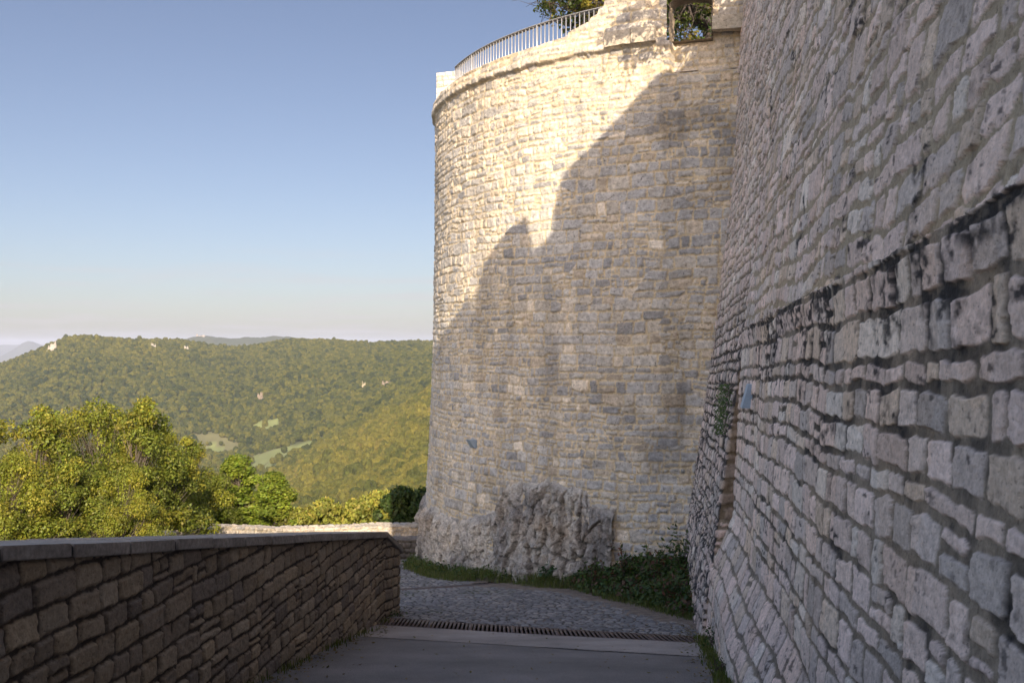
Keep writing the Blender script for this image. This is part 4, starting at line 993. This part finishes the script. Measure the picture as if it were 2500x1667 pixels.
# ------------------------------------------------------------------ hills and valley
UC = np.array([-900, -300, 0, 200, 400, 500, 600, 680, 740, 780, 918, 1060, 1400, 2200], float)
crest_px = np.interp(UC, [-900, -300, 0, 69, 115, 161, 230, 367, 441, 505, 592, 643, 716, 803, 918, 1065, 3000], [960, 920, 883, 858, 840, 817, 810, 813, 821, 833, 842, 835, 824.5, 826, 833, 829.6, 829])
YL_ = np.array([40, 60, 110, 200, 320, 440, 560, 700, 860, 1000, 1250, 1500, 1700, 2000, 2300, 2500, 2800, 3300, 4200], float)
def prof_for(u):
    # elevation at the distances YL_ for column u (metres, ground without trees)
    keys = {
        -900: [-16, -24, -45, -75, -105, -130, -150, -160, -170, -178, -180, -165, -150],
        0: [-14, -22, -42, -72, -100, -128, -148, -165, -178, -185, -182, -165, -140],
        450: [-14, -21, -40, -68, -96, -118, -138, -155, -170, -182, -195, -195, -185],
        600: [-13, -20, -38, -64, -88, -105, -122, -138, -155, -170, -190, -190, -180],
        700: [-12, -18, -36, -60, -82, -100, -115, -130, -145, -158, -165, -170, -155],
        780: [-12, -18, -35, -58, -80, -96, -110, -122, -136, -142, -133, -152, -127],
        918: [-12, -18, -34, -56, -76, -90, -102, -113, -121, -122, -98, -110, -97],
        1060: [-12, -18, -33, -54, -72, -84, -95, -104, -100, -87, -65, -96, -69],
        2200: [-12, -16, -20, -30, -35, -40, -40, -40, -30, -20, 0, -20, 0]}
    ks = sorted(keys); v = np.array([np.interp(u, ks, [keys[k][i] for k in ks]) for i in range(13)])
    return v
def crest_row(u): return np.interp(u, [-900, -300, 0, 69, 115, 161, 230, 367, 441, 505, 592, 643, 716, 803, 918, 1065, 3000], [960, 925, 883, 858, 840, 817, 810, 813, 821, 833, 842, 835, 824.5, 826, 833, 829.6, 829])
UG = np.arange(-900, 2201, 20.0); TAB = np.zeros((len(UG), len(YL_)))
for i, u in enumerate(UG):
    TAB[i, :13] = prof_for(u); cz = -(crest_row(u) - HZ) / F
    CY = np.interp(u, [-900, 0, 200, 450, 700, 1060], [2200, 2250, 2300, 2450, 2500, 2500])
    zc = cz * CY - 9
    z17 = TAB[i, 12]
    for j, Yv in enumerate(YL_[13:], 13):
        if Yv <= CY: f = (Yv - 1700) / (CY - 1700); TAB[i, j] = z17 + (zc - z17) * (f ** .85)
        else: TAB[i, j] = zc - (Yv - CY) * .12
def terr(X, Y):
    u = np.clip(1250 + F * X / Y, -899, 2199); fi = (u + 900) / 20.0; i = np.floor(fi).astype(int); fi = fi - i
    t = np.zeros_like(X); Yc_ = np.clip(Y, YL_[0], YL_[-1] - 1); j = np.clip(np.searchsorted(YL_, Yc_, side='right') - 1, 0, len(YL_) - 2); fj = (Yc_ - YL_[j]) / (YL_[j + 1] - YL_[j])
    i2 = np.minimum(i + 1, len(UG) - 1)
    z = (TAB[i, j] * (1 - fi) + TAB[i2, j] * fi) * (1 - fj) + (TAB[i, j + 1] * (1 - fi) + TAB[i2, j + 1] * fi) * fj
    s = np.clip((Y - 150) / 900, 0, 1)
    gul = 34 * fbm(X / 160 + .3 * fbm(X / 90, Y / 90, 5, 2), Y / 260, 201, 3) * s * sst(2500, 1900, Y)
    return z + gul * .6 + 2.5 * fbm(X / 45, Y / 45, 203, 2) * np.clip((Y - 60) / 200, 0, 1)
MEAD = [[(612, 1040), (640, 1026), (680, 1024), (686, 1042), (660, 1052), (615, 1052)], [(482, 1095), (520, 1085), (548, 1092), (540, 1105), (484, 1108)],
        [(590, 1150), (620, 1112), (690, 1092), (800, 1064), (790, 1084), (720, 1112), (690, 1140), (620, 1170)], [(560, 1108), (600, 1090), (660, 1075), (650, 1085), (600, 1100)]]
def inpoly(u, r, poly):
    c = np.zeros(u.shape, bool); n = len(poly)
    for i in range(n):
        x1, y1 = poly[i]; x2, y2 = poly[(i + 1) % n]
        with np.errstate(divide='ignore', invalid='ignore'): m = ((y1 > r) != (y2 > r)) & (u < (x2 - x1) * (r - y1) / ((y2 - y1) if y2 != y1 else 1e-9) + x1)
        c ^= m
    return c
def meadow(X, Y, Z):
    u = 1250 + F * X / Y; r = HZ - F * Z / Y; m = np.zeros(X.shape, bool)
    for p in MEAD: m |= inpoly(u, r, p)
    return m & (Y > 600)
ts = np.tan(np.linspace(R_(-42), R_(22), 420)); ys = np.concatenate([np.geomspace(38, 4200, 420)])
TS, YS = np.meshgrid(ts, ys); XS = TS * YS; ZS = terr(XS, YS)
mm_ = meadow(XS, YS, ZS)
fc0 = np.array([.05, .06, .018]); val_ = (ZS < -160) & (YS > 1250) & (YS < 1780) & (TS > -.36)
cm = np.where((mm_ | val_)[..., None], np.where(mm_[..., None], np.array([.16, .18, .055]), np.array([.12, .115, .045])) * (1 + .25 * fbm(XS / 9, YS / 25, 19, 2))[..., None] * (1 + .2 * fbm(XS / 30, YS / 30, 9, 3))[..., None], fc0)
m_, nt_, b_ = new_mat('hill_ground'); at_ = N(nt_, 'ShaderNodeAttribute', attribute_name='col'); nt_.links.new(at_.outputs[0], b_.inputs['Base Color']); b_.inputs['Roughness'].default_value = 1
tag(mk('hills', np.stack([XS, YS, ZS], -1).reshape(-1, 3), grid_faces(*XS.shape), m_, None, {'col': cm.reshape(-1, 3)}), kind='structure')
# forest crowns: templates scattered over the hills by a geometry node tree (nobody could count them)
def forest_mat():
    m, nt, b = new_mat('forest'); oi = N(nt, 'ShaderNodeObjectInfo')
    r = N(nt, 'ShaderNodeValToRGB'); e = r.color_ramp.elements
    cs = [(.0, (.020, .030, .010)), (.2, (.044, .052, .012)), (.5, (.074, .075, .015)), (.75, (.100, .093, .018)), (.93, (.118, .106, .020)), (1.0, (.115, .095, .024))]
    while len(e) < len(cs): e.new(.5)
    for i, (p, c) in enumerate(cs): e[i].position = p; e[i].color = (*c, 1)
    ta = N(nt, 'ShaderNodeAttribute', attribute_name='tone', attribute_type='INSTANCER')
    rm = N(nt, 'ShaderNodeMath', operation='MULTIPLY_ADD'); nt.links.new(oi.outputs['Random'], rm.inputs[0]); rm.inputs[1].default_value = .7; nt.links.new(ta.outputs['Fac'], rm.inputs[2])
    nt.links.new(rm.outputs[0], r.inputs[0])
    n = noise(nt, 1.1, 6, .75); rr = ramp(nt, n.outputs[0], [(.32, .45), (.68, 1.45)]); c = mix(nt, r.outputs[0], rr.outputs[0])
    nt.links.new(c, b.inputs['Base Color']); b.inputs['Roughness'].default_value = .9; b.inputs['Specular IOR Level'].default_value = .1
    bm = N(nt, 'ShaderNodeBump'); bm.inputs['Distance'].default_value = .8; bm.inputs['Strength'].default_value = .9; nt.links.new(n.outputs[0], bm.inputs['Height']); nt.links.new(bm.outputs[0], b.inputs['Normal'])
    return m
M_for = forest_mat()
from mathutils import noise as mn
def crown_tmpl(seed, tall):
    import bmesh
    bm = bmesh.new(); bmesh.ops.create_icosphere(bm, subdivisions=4, radius=1)
    for v in bm.verts:
        p = v.co.copy(); o = Vector((seed * 7.3, 1.1, 3.3))
        k = 1 + .30 * mn.noise(p * 1.6 + o) + .26 * abs(mn.noise(p * 3.4 + o)) + .20 * mn.noise(p * 7 + o) + .1 * mn.noise(p * 15 + o)
        v.co = Vector((p.x * k, p.y * k, p.z * k * tall))
    me = bpy.data.meshes.new('forest_crown'); bm.to_mesh(me); bm.free(); me.materials.append(M_for)
    me.polygons.foreach_set('use_smooth', np.zeros(len(me.polygons), bool))
    return bpy.data.objects.new('forest_crown', me)
tm = [crown_tmpl(i, t) for i, t in enumerate((.85, 1.0, 1.15, 1.5))]
rs = np.random.RandomState(99); PX = []; 
for (y0, y1, sp) in ((110, 450, 7.5), (450, 1500, 6.6), (1500, 2750, 6.8)):
    yy = np.arange(y0, y1, sp); 
    for y in yy:
        x0 = -.62 * y; x1 = -.03 * y + 12; xx = np.arange(x0, x1, sp); n = len(xx)
        X = xx + rs.uniform(-.45, .45, n) * sp; Yv = y + rs.uniform(-.45, .45, n) * sp; PX.append(np.stack([X, Yv], -1))
PX = np.concatenate(PX); Zp = terr(PX[:, 0], PX[:, 1]); ok = ~meadow(PX[:, 0], PX[:, 1], Zp)
uu = 1250 + F * PX[:, 0] / PX[:, 1]; valley = (Zp < -160) & (uu > 400) & (fbm(PX[:, 0] / 60, PX[:, 1] / 60, 5, 2) > .42) & (PX[:, 1] > 1300) & (PX[:, 1] < 1760)
ok |= (rs.rand(len(ok)) < .012); ok &= ~(valley)
PX = PX[ok]; Zp = Zp[ok]; n = len(PX); sc = rs.uniform(2.9, 5.6, n) * (1 + .15 * fbm(PX[:, 0] / 50, PX[:, 1] / 50, 6, 2)) * np.where(rs.rand(n) < .1, 1.25, 1) * np.where(PX[:, 1] > 1500, .82, 1)
print('FOREST', n)
me = bpy.data.meshes.new('forest_points'); me.vertices.add(n); me.vertices.foreach_set('co', np.stack([PX[:, 0], PX[:, 1], Zp + sc * .9 + rs.uniform(-1.5, 2.5, n)], -1).astype(np.float32).ravel())
a = me.attributes.new('sc', 'FLOAT', 'POINT'); a.data.foreach_set('value', sc.astype(np.float32))
spur = sst(1720, 1500, PX[:, 1]) * .5 + sst(1400, 1250, PX[:, 1]) * .5
tone = -.06 + .32 * spur + .14 * fbm(PX[:, 0] / 130, PX[:, 1] / 220, 77, 3) + .10 * sst(-60, 20, Zp)
a = me.attributes.new('tone', 'FLOAT', 'POINT'); a.data.foreach_set('value', np.clip(tone, -.1, .5).astype(np.float32))
a = me.attributes.new('rot', 'FLOAT', 'POINT'); a.data.foreach_set('value', rs.uniform(0, 6.28, n).astype(np.float32))
a = me.attributes.new('ty', 'INT', 'POINT'); a.data.foreach_set('value', rs.choice(4, n, p=[.35, .3, .25, .1]).astype(np.int32))
fo = bpy.data.objects.new('forest', me); scn.collection.objects.link(fo); tag(fo, 'mixed forest covering the hills and the valley slopes', 'forest', None, 'stuff')
ng = bpy.data.node_groups.new('scatter', 'GeometryNodeTree')
ng.interface.new_socket('Geometry', in_out='INPUT', socket_type='NodeSocketGeometry'); ng.interface.new_socket('Geometry', in_out='OUTPUT', socket_type='NodeSocketGeometry')
gi = ng.nodes.new('NodeGroupInput'); go = ng.nodes.new('NodeGroupOutput')
g2i = ng.nodes.new('GeometryNodeGeometryToInstance')
for o in tm:
    oi = ng.nodes.new('GeometryNodeObjectInfo'); oi.inputs['Object'].default_value = o; oi.inputs['As Instance'].default_value = True
    ng.links.new(oi.outputs['Geometry'], g2i.inputs[0]) if False else None
join = ng.nodes.new('GeometryNodeJoinGeometry')
for k, o in enumerate(tm):
    oi = [x for x in ng.nodes if x.bl_idname == 'GeometryNodeObjectInfo'][k]
    iop = ng.nodes.new('GeometryNodeInstanceOnPoints'); ng.links.new(gi.outputs[0], iop.inputs['Points']); ng.links.new(oi.outputs['Geometry'], iop.inputs['Instance'])
    na = ng.nodes.new('GeometryNodeInputNamedAttribute'); na.data_type = 'INT'; na.inputs[0].default_value = 'ty'
    cp = ng.nodes.new('FunctionNodeCompare'); cp.data_type = 'INT'; cp.operation = 'EQUAL'; ng.links.new(na.outputs[0], cp.inputs[2]); cp.inputs[3].default_value = k
    ng.links.new(cp.outputs[0], iop.inputs['Selection'])
    ns = ng.nodes.new('GeometryNodeInputNamedAttribute'); ns.data_type = 'FLOAT'; ns.inputs[0].default_value = 'sc'; ng.links.new(ns.outputs[0], iop.inputs['Scale'])
    nr_ = ng.nodes.new('GeometryNodeInputNamedAttribute'); nr_.data_type = 'FLOAT'; nr_.inputs[0].default_value = 'rot'
    cx = ng.nodes.new('ShaderNodeCombineXYZ'); ng.links.new(nr_.outputs[0], cx.inputs[2]); ng.links.new(cx.outputs[0], iop.inputs['Rotation'])
    ng.links.new(iop.outputs[0], join.inputs[0])
ng.nodes.remove(g2i)
ng.links.new(join.outputs[0], go.inputs[0]); md = fo.modifiers.new('scatter', 'NODES'); md.node_group = ng
# far ridge with a ruin, distant plain and cone hill
def ridge(name, Y, cols, rows, base, depth, col, seed, rough, label=None):
    us = np.linspace(cols[0], cols[-1], 160); zt = -(np.interp(us, cols, rows) - HZ) / F * Y + rough * fbm(us / 9, us * 0, seed, 3)
    V = []; prof = [(-1, 0), (-.6, .35), (-.3, .75), (-.1, .96), (0, 1), (.2, .97), (1, .6)]
    for d, f in prof:
        yy = Y + d * depth
        for u, z in zip(us, zt): V.append(((u - 1250) / F * Y, yy + 30 * math.sin(u / 23), base + (z - base) * f))
    m = plain(name + '_surface', col, 1, .02, .7, 1.25, bump=.0); tag(mk(name, V, grid_faces(len(prof), 160), m), kind='structure')
ridge('far_ridge', 5600, [380, 440, 478, 493, 519, 551, 620, 689, 735, 800, 900], [850, 832, 820, 818.5, 821, 825, 823.5, 821, 824, 830, 836], -160, 900, (.05, .06, .025), 3, 7)
V = [(-30000, 3800, -310), (30000, 3800, -310), (30000, 44000, -310), (-30000, 44000, -310)]
tag(mk('plain', V, [(0, 1, 2, 3)], plain('plain_fields', (.09, .11, .05), 1, .0012, .5, 1.5, bump=0)), kind='structure')
ridge('cone_hill', 15500, [-20, 20, 40, 50, 60, 68, 76, 86, 110, 150], [884, 862, 848, 842, 835, 832, 835, 842, 856, 884], -310, 800, (.05, .06, .04), 5, 5)
ridge('distant_hills', 21000, [-600, -300, -100, 0, 60, 140, 300, 500], [846, 842, 845, 842, 841, 843, 840, 846], -310, 2500, (.05, .06, .04), 7, 12)
def ruin():
    Y = 5560; root = empty('castle_ruin', (*PT(490, Y), ZT(822, Y))); tag(root, 'tiny castle ruin with one thin tower on the far blue ridge', 'castle'); mw = plain('ruin_stone', (.26, .23, .2), .9, 1)
    V = []; Fs = []; obox(V, Fs, PT(481, Y), .2, 4, 4, ZT(830, Y), ZT(815, Y)); mk('keep_tower', V, Fs, mw, root, smooth=False)
    V = []; Fs = []; obox(V, Fs, PT(492, Y), .1, 22, 8, ZT(830, Y), ZT(819.3, Y)); obox(V, Fs, PT(497, Y - 12), .1, 7, 5, ZT(830, Y), ZT(818, Y)); mk('curtain_wall', V, Fs, mw, root, smooth=False)
ruin()
# limestone cliffs standing out of the wooded slope
def cliff(px, row, wpx, hpx, seed, label, colr=(.34, .31, .27)):
    a = (px - 1250) / F; r = -(row - HZ) / F; ys = np.linspace(1150, 2700, 1600); z = terr(a * ys, ys) + 9; k = np.argmax(z > r * ys); Y = float(ys[k] if k > 0 else 2200)
    x = a * Y; W_ = wpx / F * Y; H_ = hpx / F * Y; rs = np.random.RandomState(seed); n = 26; root = empty('cliff', (x, Y - 14, r * Y - H_ / 2)); 
    A, B = np.meshgrid(np.linspace(0, math.pi, n), np.linspace(0, 1, n)); env = .5 + .5 * vn(A * 2.5, B * 0, seed)
    rad = W_ / 2 * (1.05 - .35 * B) * (1 + .35 * fbm(A * 5, B * 3, seed, 4)); X = x - rad * np.cos(A); Yy = Y - 10 - rad * .5 * np.sin(A); Z = r * Y - H_ / 2 - 8 + (H_ + 10) * B * env
    scn.collection.objects.unlink(root); bpy.data.objects.remove(root)
    o = mk('cliff', np.stack([X, Yy, Z], -1).reshape(-1, 3), grid_faces(n, n), M_cliff, None, {'col': np.tile([colr], (n * n, 1)) * (1 + .35 * fbm(A * 8, B * 5, seed + 5, 3).reshape(-1, 1))}, smooth=False); tag(o, label, 'cliff')
M_cliff = stone_mat('cliff_rock', .3, .6, 1.3, .5, 1, .8)
cliff(133, 846, 26, 24, 3, 'largest white cliff on the left shoulder of the wooded hill')
cliff(378, 842, 14, 14, 4, 'white cliff just under the hilltop, middle of the three white ones')
cliff(458, 848, 13, 10, 5, 'small white cliff rightmost on the hilltop')
cliff(638, 962, 16, 10, 6, 'pinkish bare scar halfway down the wooded slope', (.20, .16, .12))
cliff(890, 935, 10, 8, 7, 'small yellowish rock on the slope left of the tower', (.34, .29, .2))
cliff(945, 932, 26, 5, 8, 'low reddish rock band on the slope nearest the tower', (.20, .16, .125))
# ------------------------------------------------------------------ haze
def haze():
    x0, x1, y0, y1, z0, z1 = -30500, 30500, -60, 44500, -311.5, 130
    V = [(x0, y0, z0), (x1, y0, z0), (x1, y1, z0), (x0, y1, z0), (x0, y0, z1), (x1, y0, z1), (x1, y1, z1), (x0, y1, z1)]
    m = bpy.data.materials.new('haze'); m.use_nodes = True; nt = m.node_tree; nt.nodes.clear(); o_ = nt.nodes.new('ShaderNodeOutputMaterial'); v = nt.nodes.new('ShaderNodeVolumePrincipled')
    v.inputs['Color'].default_value = (.80, .86, 1, 1); v.inputs['Density'].default_value = 6e-5; v.inputs['Anisotropy'].default_value = 0.1; nt.links.new(v.outputs[0], o_.inputs['Volume'])
    m.cycles.homogeneous_volume = True
    tag(mk('haze', V, [(0, 3, 2, 1), (4, 5, 6, 7), (0, 1, 5, 4), (1, 2, 6, 5), (2, 3, 7, 6), (3, 0, 4, 7)], m, smooth=False), kind='stuff')
haze()
